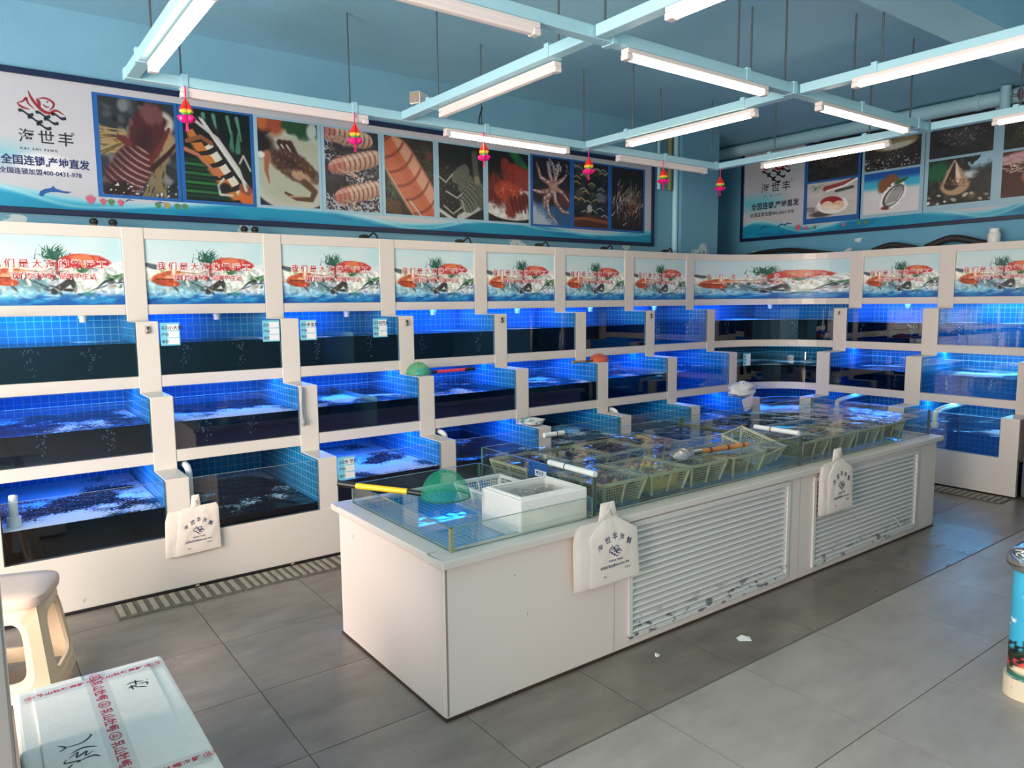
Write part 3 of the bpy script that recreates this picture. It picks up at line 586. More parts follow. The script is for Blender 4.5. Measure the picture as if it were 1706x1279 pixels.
# ------------------------------------------------------------------ fish tanks, one per bay and tier
BAYN = ['leftmost bay', 'second bay from the left', 'third bay from the left', 'fourth bay from the left', 'fifth bay from the left', 'sixth bay from the left', 'seventh bay from the left', 'curved corner bay', 'first bay right of the curved corner', 'bay beside the glass-door cooler']
TIERN = ['bottom-row', 'middle-row', 'top-row']
GZ = [(.325, .652), (.775, 1.095), (1.21, 1.545)]
ZF = [.10, .722, 1.157]; ZT = [.70, 1.135, 1.80]; ZW = [.49, .945, 1.418]
def bay_line(i, d):
    if i < 7: return [(XR[i], Y0+d), (XR[i+1]-CW, Y0+d)]
    if i == 7: return arc(d)
    a, b = ((4.105, 3.345), (3.20, 2.42))[i-8]; return [(X0+d, a), (X0+d, b)]
def bay_back(i):
    if i < 7: return [(XR[i], Y0+DB), (XR[i+1]-CW, Y0+DB)]
    if i == 7: return [(6.467, Y0+DB), (X0+DB, Y0+DB), (X0+DB, 4.25)]
    a, b = ((4.105, 3.345), (3.20, 2.42))[i-8]; return [(X0+DB, a), (X0+DB, b)]
def sub(pts, t0, t1, n=10):
    P = [Vector(p) for p in pts]; L = [0]
    for a, b in zip(P, P[1:]): L.append(L[-1]+(b-a).length)
    def at(t):
        s = t*L[-1]
        for k in range(len(P)-1):
            if s <= L[k+1]+1e-9: return P[k]+(P[k+1]-P[k])*((s-L[k])/(L[k+1]-L[k]))
        return P[-1]
    if len(P) == 2: return [at(t0), at(t1)]
    return [at(t0+(t1-t0)*k/n) for k in range(n+1)]
#          tier 0                 tier 1                tier 2          (None = unlit; 'd' = glow added in unlit tanks)
LEDS = {0: [(.1, .95), (.0, 1), (.02, .60, 'w')], 1: [(.1, .9, 'd'), (.0, 1), (.0, .36)], 2: [(.05, 1), (.0, 1), (.0, .5)], 3: [(.3, 1), (.1, 1), (.0, .9)], 4: [(.1, .9, 'd'), (.1, .9), (.2, .9)],
        5: [(.1, .9, 'd'), (.2, 1), (.0, .6)], 6: [(.0, 1), (.0, .8), (.0, .6)], 7: [(.1, .9), (.1, .9, 'd'), (.10, .5)], 8: [(.2, .7), (.0, .7), (.1, .9)], 9: [(.0, .9, 'w'), (.0, .9, 'w'), (.2, 1, 'w')]}
CLEAR = {(9, 0), (9, 1), (9, 2), (6, 1), (6, 2), (8, 0)}
DIVID = {(2, 1): .56, (2, 2): .52}
random.seed(11)
for i in range(10):
    for k in range(3):
        d = D[k]; Fp = bay_line(i, d); Bp = bay_back(i); zw = ZW[k]+random.uniform(-.012, .012)
        if (i, k) == (0, 0): zw = .50
        if (i, k) == (1, 0): zw = .375
        led = LEDS[i][k]; clear = (i, k) in CLEAR
        c = sum((Vector((p[0], p[1])) for p in Fp+Bp), Vector((0, 0)))/(len(Fp)+len(Bp))
        state = 'dim dark' if len(led) > 2 and led[2] == 'd' else ('clear bright-blue' if clear else 'blue-lit')
        T = thing('fish_tank', f'{state} {TIERN[k]} fish tank in the {BAYN[i]}', 'fish tank', (c.x, c.y, ZF[k]), 'fish tanks of the white rack')
        Ff = offset(Fp, .012); m = MB(); e = .003
        loop = [Vector(p) for p in Ff]; bk = [Vector(p) for p in Bp]
        def quad(a, b): m.add([(a.x, a.y, ZF[k]), (b.x, b.y, ZF[k]), (b.x, b.y, ZT[k]), (a.x, a.y, ZT[k])], [(0, 1, 2, 3)])
        # side linings a hair inside the columns
        def inset(p, q, s): t = (q-p).normalized(); return p+t*s
        s0f, s0b = inset(loop[0], loop[1], e), inset(bk[0], bk[1], e); s1f, s1b = inset(loop[-1], loop[-2], e), inset(bk[-1], bk[-2], e)
        for pf, pb in ((s0f, s0b), (s1f, s1b)):       # the linings follow the stepped columns
            dv = (pb-pf).normalized(); st = pf+dv*(D[k+1]-D[k]-.010); zc = ZC[k]-.004
            m.add([(q.x, q.y, z) for q, z in ((pf, ZF[k]), (pb, ZF[k]), (pb, ZT[k]), (st, ZT[k]), (st, zc), (pf, zc))], [tuple(range(6))])
        for a, b in zip(bk, bk[1:]): quad(a, b)
        poly = [s0f]+loop[1:-1]+[s1f]+[s1b]+bk[1:-1][::-1]+[s0b]
        m.add([(p.x, p.y, ZF[k]) for p in poly], [tuple(range(len(poly)))])
        m.build('tiled_basin', MOS, T)
        MB().strip(Fp, .010, GZ[k][0], GZ[k][1], 0, 1).build('glass_front', [GLASS, GEDGE], T)
        wf = offset(Fp, .016); wpoly = [inset(wf[0], wf[1], .006)]+wf[1:-1]+[inset(wf[-1], wf[-2], .006)]
        wb = [inset(bk[0], bk[1], .006)]+bk[1:-1]+[inset(bk[-1], bk[-2], .006)]
        cen = Vector((c.x, c.y)); wb = [p+(cen-p).normalized()*.006 for p in wb]
        pl = wpoly+wb[::-1]; w = MB(); w.extr([(p.x, p.y, ZF[k]+.004) for p in pl], (0, 0, zw-ZF[k]-.004), 0, 0)
        w.m[-1] = 1; w.build('water', [WCLEAR if clear else WBODY, WTOPC if clear else (WTOPF if (i, k) in {(0, 0), (2, 0), (7, 0)} else WTOP)], T)
        if led:
            nd = D[k+1]+(.15 if k < 2 else .09); q = sub(bay_line(i, nd), max(led[0], .01), min(led[1], .99))
            z = (.691, 1.126, 1.605)[k]
            MB().strip(q, .03, z, z+.010).build('light_tube', {'w': LEDW, 'd': TANK_GLOW}[led[2]] if len(led) > 2 else LED, T)  # the dim strips are added glow, the others LED tubes
        if (i, k) in DIVID:
            q = sub(Fp, DIVID[(i, k)], DIVID[(i, k)]+.012); q2 = sub(Bp, DIVID[(i, k)], DIVID[(i, k)]+.012)
            f = offset(q, .018); MB().extr([(f[0].x, f[0].y, ZF[k]+.01), (f[1].x, f[1].y, ZF[k]+.01), (q2[1].x, q2[1].y-.01, ZF[k]+.01), (q2[0].x, q2[0].y-.01, ZF[k]+.01)], (0, 0, zw-ZF[k]+.02), 0, 0).build('glass_divider', [GEDGE], T)
        if k == 2 and i not in (9,):       # return pipe stub hanging over the water
            p = sub(bay_line(i, D[3]+.13), .60 if i == 1 else (.7 if i in (0, 2) else .55), .9)[0]
            m = MB().tube([(p.x, p.y, 1.78), (p.x, p.y, 1.545)], .022, 12); m.tube([(p.x, p.y, 1.60), (p.x, p.y, 1.57)], .027, 12); m.build('outlet_pipe', PVC, T, 40)
        if (k == 2 and i not in (4, 5)) or (k == 1 and i in (0, 1, 8, 9)):     # rising air bubbles
            m = MB()
            for t in (random.uniform(.12, .3), random.uniform(.6, .85)):
                p = sub(offset(Fp, .05), t, .99)[0]; h0 = GZ[k][0]+.02
                for _ in range(26):
                    u = random.random()**.7; z = h0+(zw-.012-h0)*u; r = random.uniform(.002, .0055)
                    m.ball((p.x+random.gauss(0, .008+.016*u), p.y+random.gauss(0, .008), z), (r, r, r*1.3), 6, 4)
            o = m.build('air_bubbles', plain('bubble_white', (.62, .70, .85, 1), .2), T, 60); o['kind'] = 'stuff'
# white drain elbows in the lower tanks
def elbow(path, r, tank, ring=True):
    m = MB().tube(bez(path, 6), r, 12)
    if ring: e = path[-1]; m.tube([(e[0], e[1], e[2]+.045), (e[0], e[1], e[2]+.012)], r*1.35, 12)
    m.build('drain_pipe', PVC, tank, 50)
TK = {}
for o in bpy.data.objects:
    if o.get('category') == 'fish tank': TK[o['label']] = o
def tk(i, k): return [o for l, o in TK.items() if l.endswith(BAYN[i]) and TIERN[k] in l][0]
elbow([(7.5, 2.98, .66), (7.16, 2.98, .655), (6.96, 2.98, .635), (6.925, 2.98, .60), (6.92, 2.98, .49)], .024, tk(9, 0))
elbow([(7.5, 3.92, .66), (7.2, 3.92, .655), (6.98, 3.92, .635), (6.95, 3.92, .60), (6.945, 3.92, .50)], .022, tk(8, 0))
elbow([(.13, 4.60, .36), (.13, 4.60, .54), (.13, 4.60, .60), (.135, 4.63, .655)], .022, tk(0, 0), False)
m = MB().tube([(.13, 4.60, .55), (.13, 4.60, .50)], .034, 12); m.build('pipe_collar', PVC, tk(0, 0), 50)
for i in (1, 3, 5): elbow([(XR[i]+.05, 5.0, .675), (XR[i]+.05, 4.80, .672), (XR[i]+.05, 4.72, .655), (XR[i]+.05, 4.70, .60), (XR[i]+.05, 4.70, .45)], .020, tk(i, 0))
# ------------------------------------------------------------------ food sign panels in the fascia
SIGN = art_sign(); ORD = ['first', 'second', 'third', 'fourth', 'fifth', 'sixth', 'seventh']
for i in range(10):
    Lp = bay_line(i, D[3]+.016); A = sub(Lp, .002, .998, 24); n = len(A)
    c = (A[0]+A[-1])/2
    lab = (f'printed food sign on the rack fascia, {ORD[i]} from the left' if i < 7 else ('wide curved food sign in the room corner', 'printed food sign just right of the curved corner sign', 'printed food sign at the right picture edge, above the last tanks')[i-7])
    G = thing('sign_panel', lab, 'sign', (c.x, c.y, 1.87), 'food signs on the rack fascia')
    MB().strip(A, .008, 1.655, 2.085).build('backing', TRIM, G)
    def fn(u, v, A=A, n=n):
        xs_ = np.interp(u, np.linspace(0, 1, n), [p.x for p in A]); ys_ = np.interp(u, np.linspace(0, 1, n), [p.y for p in A])
        return xs_, ys_, 1.657+.426*v
    Q = offset(A, -.0012); A = Q
    fn.__defaults__ = (Q, n)
    print_mesh('printed_picture', SIGN, fn, G)
    # red brush lettering in a white outline, character by character along the panel
    tot = sum((b-a).length for a, b in zip(Q, Q[1:]))
    for row, (s, v, u0, u1, size) in enumerate((('我们是大海的搬运工', .545, .13, .85, .057), ('我们专注海鲜', .385, .25, .49, .042), ('品鲜更生活', .385, .57, .78, .042))):
        lm = MB()
        for j, ch in enumerate(s):
            if ch == ' ': continue
            u = u0+(u1-u0)*j/(len(s)-1); p = [sub(Q, u-.004, u+.004, 2)[0], sub(Q, u-.004, u+.004, 2)[-1]]
            tdir = (p[-1]-p[0]).normalized(); nr = Vector((tdir.y, -tdir.x))
            for mi, bo, dd in ((0, .0036 if row == 0 else .0026, .0012), (1, .0002, .0024)):
                q = p[0]+nr*dd-tdir*size*.5
                write(lm, ch, size, frame((q.x, q.y, 1.655+.43*v), (tdir.x, tdir.y, 0), (0, 0, 1)), mi, bo)
        lm.build('lettering', [WHT, RED], G)
# ------------------------------------------------------------------ wall banners
def logo(mb, M, s, mi_r, mi_n, fish=True, mono=False):
    """fish leaping over three rows of waves; M: frame at the logo centre, s: width"""
    if fish:
        for pts, w in (([(-.47, .10), (-.38, .02), (-.22, -.02)], .05), ([(-.47, .10), (-.34, .16), (-.27, .24), (-.24, .12), (-.12, .0)], .045), ([(-.22, .42), (-.18, .28), (-.08, .12), (.06, -.02), (.2, -.05), (.33, .03), (.5, -.06)], .075),
                       ([(-.04, .26), (.12, .29), (.27, .22), (.28, .12), (.18, .0)], .05), ([(-.06, .26), (-.02, .18), (.0, .08)], .07), ([(.06, .14), (.12, .09), (.2, .09)], .035)):
            ribbon(mb, [(x*s, y*s) for x, y in pts], w*s, M, mi_r)
        mb.add([M @ Vector((.16*s+.018*s*math.cos(a), .21*s+.018*s*math.sin(a), 0)) for a in [k*.785 for k in range(8)]], [tuple(range(8))], mi_n)
    for r, xs_ in ((0, (-.31, .04, .37)), (1, (-.13, .2)), (2, (.04,))):
        for x in xs_:
            P = []
            for k in range(9):
                t = k/8; P.append((x-.15+.30*t, -.05-.14*r+.07*math.sin(2*math.pi*t+.3)*.5-.05*t))
            Q = [(px+.02, py-.07) for px, py in P]
            L = [M @ Vector((a*s, b*s, 0)) for a, b in P]+[M @ Vector((a*s, b*s, 0)) for a, b in Q]
            mb.add(L, [(j, j+1, 9+j+1, 9+j) for j in range(8)], mi_n)
def dolphin(mb, M, s, mi):
    flat(mb, [(x*s, y*s) for x, y in ((-.5, -.12), (-.46, .02), (-.3, .12), (-.12, .16), (-.06, .24), (.02, .15), (.25, .08), (.5, .07), (.36, .0), (.1, .03), (-.14, .02), (-.3, -.04), (-.4, -.16))], M, mi)
def coral(mb, M, s, mi, n=6):
    for k in range(n):
        a = -.5+k/(n-1); ribbon(mb, [(0+a*.2*s, 0), (a*s*.7, .5*s), (a*s*.8+.05*s*math.sin(k*3), (1-.5*abs(a))*s)], .14*s, M, mi, z=.0001*k)
LGR = plain('green_ink', S(84, 130, 84), .5); LPK = plain('pink_ink', S(196, 96, 120), .5); BLU = plain('blue_ink', S(30, 86, 150), .5)
SEPL = plain('pale_blue_border', S(150, 184, 200), .4)
def banner(name, label, F, org, W_, H_, seed, res):
    """F(x, z, d): a point x along the banner, z up from its lower edge, d in front of the wall"""
    o = F(0, 0, .02); T = thing(name, label, 'banner', o)
    a = F(0, 0, 0); b = F(W_, H_, .018); fl = lambda p, q: (min(p[0], q[0]), max(p[0], q[0]), min(p[1], q[1]), max(p[1], q[1]), min(p[2], q[2]), max(p[2], q[2]))
    MB().box(*fl(a, b)).build('backing_board', PVC, T)
    t = .04
    for p, q in (((-t, -t), (W_+t, 0)), ((-t, H_), (W_+t, H_+t)), ((-t, 0), (0, H_)), ((W_, 0), (W_+t, H_))):
        MB().box(*fl(F(p[0], p[1], 0), F(q[0], q[1], .035))).build('frame_rail', NAVY, T, bevel=.003)
    art = art_banner(int(W_*res), int(H_*res), seed)
    return T, art
def on(F, x0, x1, z0, z1, d):
    P = F(0, 0, d); ex = Vector(F(1, 0, d))-Vector(P)
    return lambda u, v: (P[0]+ex.x*(x0+(x1-x0)*u), P[1]+ex.y*(x0+(x1-x0)*u), np.full_like(u, P[2])+z0+(z1-z0)*v)
# left: 0.24 m of white at the start belongs to the hand holding the logo corner
LX0, LZ0 = -.30, 2.30
FL = lambda x, z, d: (LX0+x, 5.88-d, LZ0+z)
BL, art = banner('wall_banner', 'long seafood banner with ten photos and a fish logo on the left wall', FL, None, 6.62, .845, 41, 110)
art.mix(art.ell(.07, .02, .14, .12, .05, .6, .2), (150, 110, 104)); art.mix(art.ell(.06, .40, .16, .07, .12, .5, .2), (176, 110, 104)); art.mix(art.ell(.12, .66, .24, .10, 0, .4)*.8, (226, 224, 226))
print_mesh('printed_sheet', art, on(FL, 0, 6.62, 0, .845, .0185), BL)
def dimmed(a): a.C = a.C*.86; return a
PH_ = [('spiny lobster photo', art_spiny_lobster), ('striped lobster photo', art_striped_lobster), ('brown crab on a plate photo', art_brown_crab), ('striped prawns photo', art_prawns), ('orange mantis shrimp photo', art_mantis_shrimp), ('grey prawns photo', art_grey_prawns), ('red crabs photo', art_red_crabs), ('octopus photo', art_octopus), ('clams photo', art_clams), ('sea cucumber photo', art_sea_cucumber)]
for k, (lab, fn_) in enumerate(PH_):
    x = .832+.5405*k-LX0
    colr = BLUEF if k in (0, 1, 7, 8, 9) else SEPL
    MB().box(*[v for v in (LX0+x-.028, LX0+x+.515, 5.8588, 5.8612, LZ0+.10, LZ0+.798)]).build('photo_border', colr, BL)
    print_mesh('photo_print', dimmed(fn_()), on(FL, x+.004, x+.488, .122, .782, .0218), BL, lab)
m = MB(); z_ = 5.8595
logo(m, LEFTF(.50, z_, 2.935), .27, 0, 1); m.build('logo', [DKRED, INKD], BL)
m = MB()
for ch, x, s in (('海', .365, .095), ('世', .475, .095), ('丰', .585, .095)): write(m, ch, s, LEFTF(x, z_, 2.725), 0, .0010)
m.build('lettering', INKD, BL); m = MB(); write(m, 'HAI SHI FENG', .021, LEFTF(.37, z_, 2.672), 0, .0003, spacing=1.7); m.build('lettering', INKD, BL); text('®', .03, LEFTF(.665, z_, 2.79), INKD, BL)
text('全国连锁,产地直发', .0655, LEFTF(.262, z_, 2.578), INK, BL, bold=.0016, sx=.93); text('全国连锁加盟400-0431-978', .041, LEFTF(.248, z_, 2.516), INK, BL, bold=.0006, sx=.97)
for x, z, s in ((.55, 2.405, .19), (1.0, 2.385, .06), (1.2, 2.383, .06)): m = MB(); dolphin(m, LEFTF(x, z_, z), s, 0); m.build('dolphin_print', BLU, BL)
CI = [LPK, LGR, plain('ochre_ink', S(176, 150, 80), .5)]
for x, s, mi in ((.755, .07, 0), (.83, .05, 0), (.88, .05, 1), (.94, .05, 0), (1.18, .05, 1), (1.24, .05, 2), (1.31, .05, 1), (1.36, .05, 1)): m = MB(); coral(m, LEFTF(x, z_, 2.345), s, 0); m.build('coral_print', CI[mi], BL)
# right
RY0, RZ0 = 5.985, 2.432
FR = lambda x, z, d: (8.2-d, RY0-x, RZ0+z)
BR, art = banner('wall_banner', 'seafood banner with two rows of photos on the right wall', FR, None, 5.2, 1.08, 42, 100)
print_mesh('printed_sheet', art, on(FR, 0, 5.2, 0, 1.08, .0185), BR)
cols = [(5.09, 4.475, art_dark(51, (44, 40, 40), (70, 54, 46)), art_scallop(), 'scallop photo'), (4.40, 3.80, art_fish_dark(), art_oyster(), 'oyster photo'), (3.715, 3.12, art_dark(52, (42, 40, 42), (84, 80, 78)), art_whelk(), 'whelk photo'), (3.03, 2.43, art_dark(53, (44, 42, 34), (84, 88, 50), .7), art_abalone(), 'orange shellfish photo'), (2.34, 1.74, art_dark(54, (44, 38, 36), (90, 60, 50)), art_clams(), 'clams photo')]
for k, (ya, yb, at_top, at_bot, lab) in enumerate(cols):
    x0, x1 = RY0-ya, RY0-yb
    MB().box(8.1788, 8.1812, yb-.045, ya+.045, RZ0+.105, RZ0+1.06).build('photo_border', BLUEF if k == 0 else SEPL, BR)
    zb = (2.60, 2.575, 2.60, 2.605, 2.61)[k]; zm = (3.03, 3.045, 3.075, 3.06, 3.05)[k]
    print_mesh('photo_print', at_bot, on(FR, x0, x1, zb-RZ0, zm-.025-RZ0, .0218), BR, lab)
    print_mesh('photo_print', at_top, on(FR, x0, x1, zm-RZ0, 1.045, .0218), BR, 'dark seafood photo')
m = MB(); rx = 8.1795
logo(m, RIGHTF(rx, 5.54, 3.26), .40, 0, 1); m.build('logo', [DKRED, INKD], BR)
m = MB()
for ch, y, s in (('海', 5.735, .125), ('世', 5.59, .125), ('丰', 5.44, .125)): write(m, ch, s, RIGHTF(rx, y, 2.985), 0, .0013)
m.build('lettering', INKD, BR); m = MB(); write(m, 'HAI SHI FENG', .026, RIGHTF(rx, 5.70, 2.925), 0, .0003, spacing=1.7); m.build('lettering', INKD, BR); text('®', .04, RIGHTF(rx, 5.32, 3.08), INKD, BR)
text('全国连锁,产地直发', .088, RIGHTF(rx, 5.87, 2.785), INKD, BR, bold=.0022, sx=.93); text('全国连锁加盟400-0431-978', .055, RIGHTF(rx, 5.885, 2.695), INKD, BR, bold=.0008, sx=.97)
for y, z, s in ((5.66, 2.545, .15), (5.42, 2.555, .12), (5.33, 2.56, .12)): m = MB(); dolphin(m, RIGHTF(rx, y, z), s, 0); m.build('dolphin_print', BLU, BR)
for y, s, mi in ((5.20, .09, 0), (5.09, .05, 0), (4.98, .05, 1), (4.62, .05, 0), (4.44, .06, 1), (4.36, .06, 1)): m = MB(); coral(m, RIGHTF(rx, y, 2.472), s, 0); m.build('coral_print', CI[mi], BR)
# ------------------------------------------------------------------ suspended light grid
GR = thing('light_grid', 'pale blue metal channel grid hanging from the ceiling on thin rods', 'ceiling grid', (2.62, 2.82, 2.93))
YB = [4.82, 2.82, .82, -.92]; XB = [.87, 2.62, 4.37, 6.14]
def channel(m, a, b, w=.035, z0=2.936, z1=2.998):
    a = Vector(a); b = Vector(b); d = (b-a).normalized(); n = Vector((-d.y, d.x))*w
    P = [a+n, b+n, b-n, a-n]; m.extr([(p.x, p.y, z0) for p in P], (0, 0, z1-z0)); return m
for y in YB: channel(MB(), (.83 if y > 4 else -1.2, y), (6.18, y)).build('cross_beam', BEAMM, GR, bevel=.006)
for x in XB:
    for ya, yb in ((4.775, 2.865), (2.775, .865), (.775, -.875)): channel(MB(), (x, ya), (x, yb), .037, 2.938, 2.996).build('main_beam', BEAMM, GR, bevel=.006)
RODS = [(2.236, 4.86), (4.39, 4.86), (5.354, 4.86), (6.1, 4.86), (1.15, 4.86), (3.33, 4.86), (4.30, 2.86), (3.82, 2.86), (5.12, 2.86), (2.73, 2.86), (5.95, 2.86), (1.6, 2.86), (2.665, 4.40), (2.665, 3.15), (4.415, 4.30), (4.415, 3.2), (6.185, 4.2), (6.185, 3.3), (.915, 4.45), (2.665, 2.2), (4.415, 2.3), (6.185, 2.2), (4.415, 1.2)]
for x, y in RODS:
    m = MB().tube([(x, y, 2.99), (x, y, CZ)], .006, 6); m.build('hanger_rod', RODM, GR)
    alongx = any(abs(y-.04-b) < .01 for b in YB)
    m = MB()
    if alongx: m.box(x-.018, x+.018, y-.080, y+.004, 2.9325, 3.008); m.box(x-.03, x+.03, y-.015, y+.03, 2.998, 3.008, 1)
    else: m.box(x-.088, x+.006, y-.018, y+.018, 2.9345, 3.008); m.box(x-.02, x+.03, y-.03, y+.03, 2.998, 3.008, 1)
    m.build('bracket', [BEAMM, BLACK], GR)
# batten lamps
def batten(loc, rz, lit, label):
    T = thing('batten_lamp', label, 'lamp', loc, 'tube lamps under the light grid')
    x, y, z = loc; c, s = math.cos(rz), math.sin(rz)
    def B(mb, x0, x1, y0, y1, z0, z1):
        P = [(x0, y0), (x1, y0), (x1, y1), (x0, y1)]; return mb.extr([(x+a*c-b*s, y+a*s+b*c, z+z0) for a, b in P], (0, 0, z1-z0))
    B(MB(), -.60, .60, -.026, .026, .022, .047).build('housing', TUBE_OFF, T, bevel=.004)
    for e in (-1, 1): B(MB(), min(e*.56, e*.605), max(e*.56, e*.605), -.025, .025, -.010, .022).build('end_cap', TUBE_OFF, T, bevel=.006)
    m = MB(); prof = [(-.022, .022), (-.022, .004), (-.016, -.006), (0, -.009), (.016, -.006), (.022, .004), (.022, .022)]
    m.extr([(x-.56*c-b*s, y-.56*s+b*c, z+h) for b, h in prof], (1.12*c, 1.12*s, 0)); m.build('diffuser_tube', TUBE if lit else TUBE_OFF, T)
    return T
HP = math.pi/2; LZ = 2.885
LAMPS = [((1.73, 4.80), 0, 0, 'unlit tube lamp above the two lobster photos of the left banner'), ((3.56, 4.80), 0, 1, 'lit tube lamp along the top of the left banner, above the red crabs photo'), ((5.34, 4.80), 0, 0, 'unlit tube lamp nearest the room corner'),
         ((1.64, 2.80), 0, 0, 'unlit tube lamp at the top picture edge, its end left of the beam crossing'), ((3.41, 2.80), 0, 1, 'lit tube lamp in the middle of the ceiling running toward the corner'), ((5.19, 2.80), 0, 1, 'short-looking lit tube lamp on the right, end-on to the right wall banner'),
         ((.90, 3.80), HP, 1, 'lit tube lamp at the upper left picture corner'), ((2.66, 3.75), HP, 0, 'unlit slanting tube lamp left of the small white camera box'), ((4.39, 3.73), HP, 1, 'lit slanting tube lamp just left of the centre beam crossing'), ((6.16, 3.71), HP, 1, 'lit tube lamp just above the fish logo of the right banner'),
         ((2.60, 1.72), HP, 1, 'lit tube lamp cut off by the top picture edge'), ((4.30, 1.80), HP, 1, 'long-looking lit tube lamp cut off by the right picture edge'), ((6.06, 1.72), HP, 1, 'lit tube lamp at the right picture edge in front of the right banner photos')]
LAMPS += [((.90, 1.62), HP, 1, 'added unseen tube lamp lighting the taped foam box and the left floor'), ((1.75, -.94), 0, 1, 'added unseen tube lamp behind the camera lighting the counter front, left one'), ((4.2, -.94), 0, 1, 'added unseen tube lamp behind the camera lighting the counter front, right one')]  # added lamps outside the view, brightening box, left floor and counter front
for (x, y), rz, lit, lab in LAMPS: batten((x, y, LZ), rz, lit, lab)
# ------------------------------------------------------------------ hanging paper ornaments
OR = plain('red_foil', S(226, 48, 40), .25); OY = plain('yellow_foil', S(246, 196, 64), .3); OG = plain('green_foil', S(70, 170, 70), .3); OP = plain('magenta_foil', S(226, 24, 120), .25)
def ornament(loc, label):
    T = thing('hanging_ornament', label, 'ornament', loc, 'red and pink ornaments hanging from the light grid')
    x, y, z = loc; K = .78; st = lambda a, j: 1+.16*math.cos(6*a)
    MB().tube([(x, y, z+.05), (x, y, z+.127)], .004, 6).build('string', OP, T)
    MB().lathe([(.004, .07), (.014, .05), (.030, .02), (.044, -.012), (.040, -.02)], loc, 24, 0, st, K).build('red_cone', OR, T)
    MB().lathe([(.042, -.018), (.046, -.028), (.036, -.040)], loc, 24, 0, st, K).build('yellow_ring', OY, T)
    MB().lathe([(.030, -.038), (.032, -.048), (.026, -.056)], loc, 24, 0, st, K).build('green_ring', OG, T)
    MB().lathe([(.026, -.054), (.056, -.062), (.060, -.075), (.052, -.094), (.03, -.108), (.01, -.112)], loc, 24, 0, st, K).build('magenta_lantern', OP, T)
    m = MB()
    for k in range(5): a = k*1.257; m.tube([(x+.004*math.cos(a), y+.004*math.sin(a), z-.085), (x+.008*math.cos(a), y+.008*math.sin(a), z-.135)], .0018, 5)
    m.build('tassel', OP, T); return T
zz_ = 2.81
OL = [(1.145, 4.762, 'ornament hanging between the two lobster photos'), (2.22, 4.762, 'ornament hanging in front of the striped prawns photo'), (3.28, 4.762, 'ornament hanging below the lit lamp, before the grey prawns photo'), (4.36, 4.762, 'ornament hanging in front of the clams photo'), (5.292, 4.762, 'ornament hanging just right of the left banner end'), (6.12, 4.762, 'ornament hanging at the grid corner, left of the right banner')]
o0 = ornament((OL[0][0], OL[0][1], zz_-.03), 'red and magenta foil '+OL[0][2])
for x, y, l in OL[1:]: dup(o0, (x, y, zz_), 'red and magenta foil '+l)
o0.location.z = zz_
# camera box, wires, pipes, wall fittings
T = thing('security_camera', 'small white box camera sitting on the light grid near the left banner', 'camera', (2.66, 4.58, 3.0))
R_ = Matrix.Rotation(.5, 3, 'Z')
def rb(m, c, hx, hy, hz, mi=0):
    P = [R_ @ Vector((a*hx, b*hy, 0)) for a, b in ((-1, -1), (1, -1), (1, 1), (-1, 1))]; return m.extr([(c[0]+p.x, c[1]+p.y, c[2]-hz) for p in P], (0, 0, 2*hz), mi)
rb(MB(), (2.63, 4.60, 3.045), .058, .042, .04).build('body', PVC, T, bevel=.006); q = R_ @ Vector((.085, 0, 0)); rb(MB(), (2.63+q.x, 4.60+q.y, 3.05), .03, .036, .036).build('lens_hood', BLACK, T, bevel=.008); q = R_ @ Vector((-.06, 0, 0)); rb(MB(), (2.63+q.x, 4.60+q.y, 3.045), .004, .036, .034).build('face_plate', plain('tan_plate', S(150, 134, 118), .5), T); rb(MB(), (2.63, 4.60, 3.0015), .03, .03, .005).build('foot', BLACK, T)
T = tag(MB().tube(bez([(3.30, 4.83, 2.995), (3.285, 4.83, 3.03), (3.30, 4.83, 3.09), (3.322, 4.835, 3.14)]), .006, 6).ball((3.30, 4.83, 3.0), .014).build('power_cable', BLACK, None), 'short loose black cable rising from the grid beam beside a rod', 'cable')
m = MB().tube([(8.06, -2.5, 3.525), (8.06, 7.0, 3.525)], .07, 20)
PG = thing('ceiling_pipe', 'large light blue pipe running under the ceiling along the right wall', 'pipe', (8.06, 3, 3.525)); m.build('pipe_body', BEAMM, PG, 40)
for y in (6.6, 4.9, 3.2): MB().tube([(8.06, y, 3.525), (8.06, y+.05, 3.525)], .077, 20).build('coupling', BEAMM, PG, 40)
T = tag(MB().tube([(8.12, -2.5, 3.385), (8.12, 7.0, 3.385)], .028, 14).build('ceiling_pipe', BEAMM, None, 40), 'thin light blue pipe under the large pipe on the right wall', 'pipe')
T = thing('valve', 'light blue valve with a brown wheel on the pipe at the upper right picture edge', 'valve', (8.0, 2.95, 3.5))
MB().tube([(7.94, 2.95, 3.36), (7.94, 2.95, 3.6)], .045, 14).build('valve_body', BEAMM, T, 40); MB().lathe([(.05, -.01), (.055, 0), (.05, .01)], (7.94, 2.95, 3.52), 16).build('flange', BEAMM, T); MB().tube([(7.94, 2.90, 3.50), (7.94, 2.83, 3.50)], .012, 8).build('stem', STEEL, T); m = MB().tube([(7.94+.045*math.cos(a), 2.83, 3.50+.045*math.sin(a)) for a in [k*math.pi/8 for k in range(17)]], .009, 6); m.build('hand_wheel', plain('rusty_brown', S(120, 66, 56), .5), T)
for x, r, mat_, lab in ((6.42, .022, BEAMM, 'thin light blue riser pipe on the left wall beyond the banner end'), (6.60, .028, plain('olive_pipe_paint', S(126, 128, 84), .5), 'olive riser pipe on the left wall beyond the banner'), (6.70, .034, BEAMM, 'light blue riser pipe beside the corner pilaster')):
    z0 = 2.13 if mat_ is BEAMM and x > 6.5 else 2.9
    tag(MB().tube([(x, 5.842 if x < 6.69 else 5.845, z0), (x, 5.842 if x < 6.69 else 5.845, CZ)], r, 12).build('riser_pipe', mat_, None, 40), lab, 'pipe')
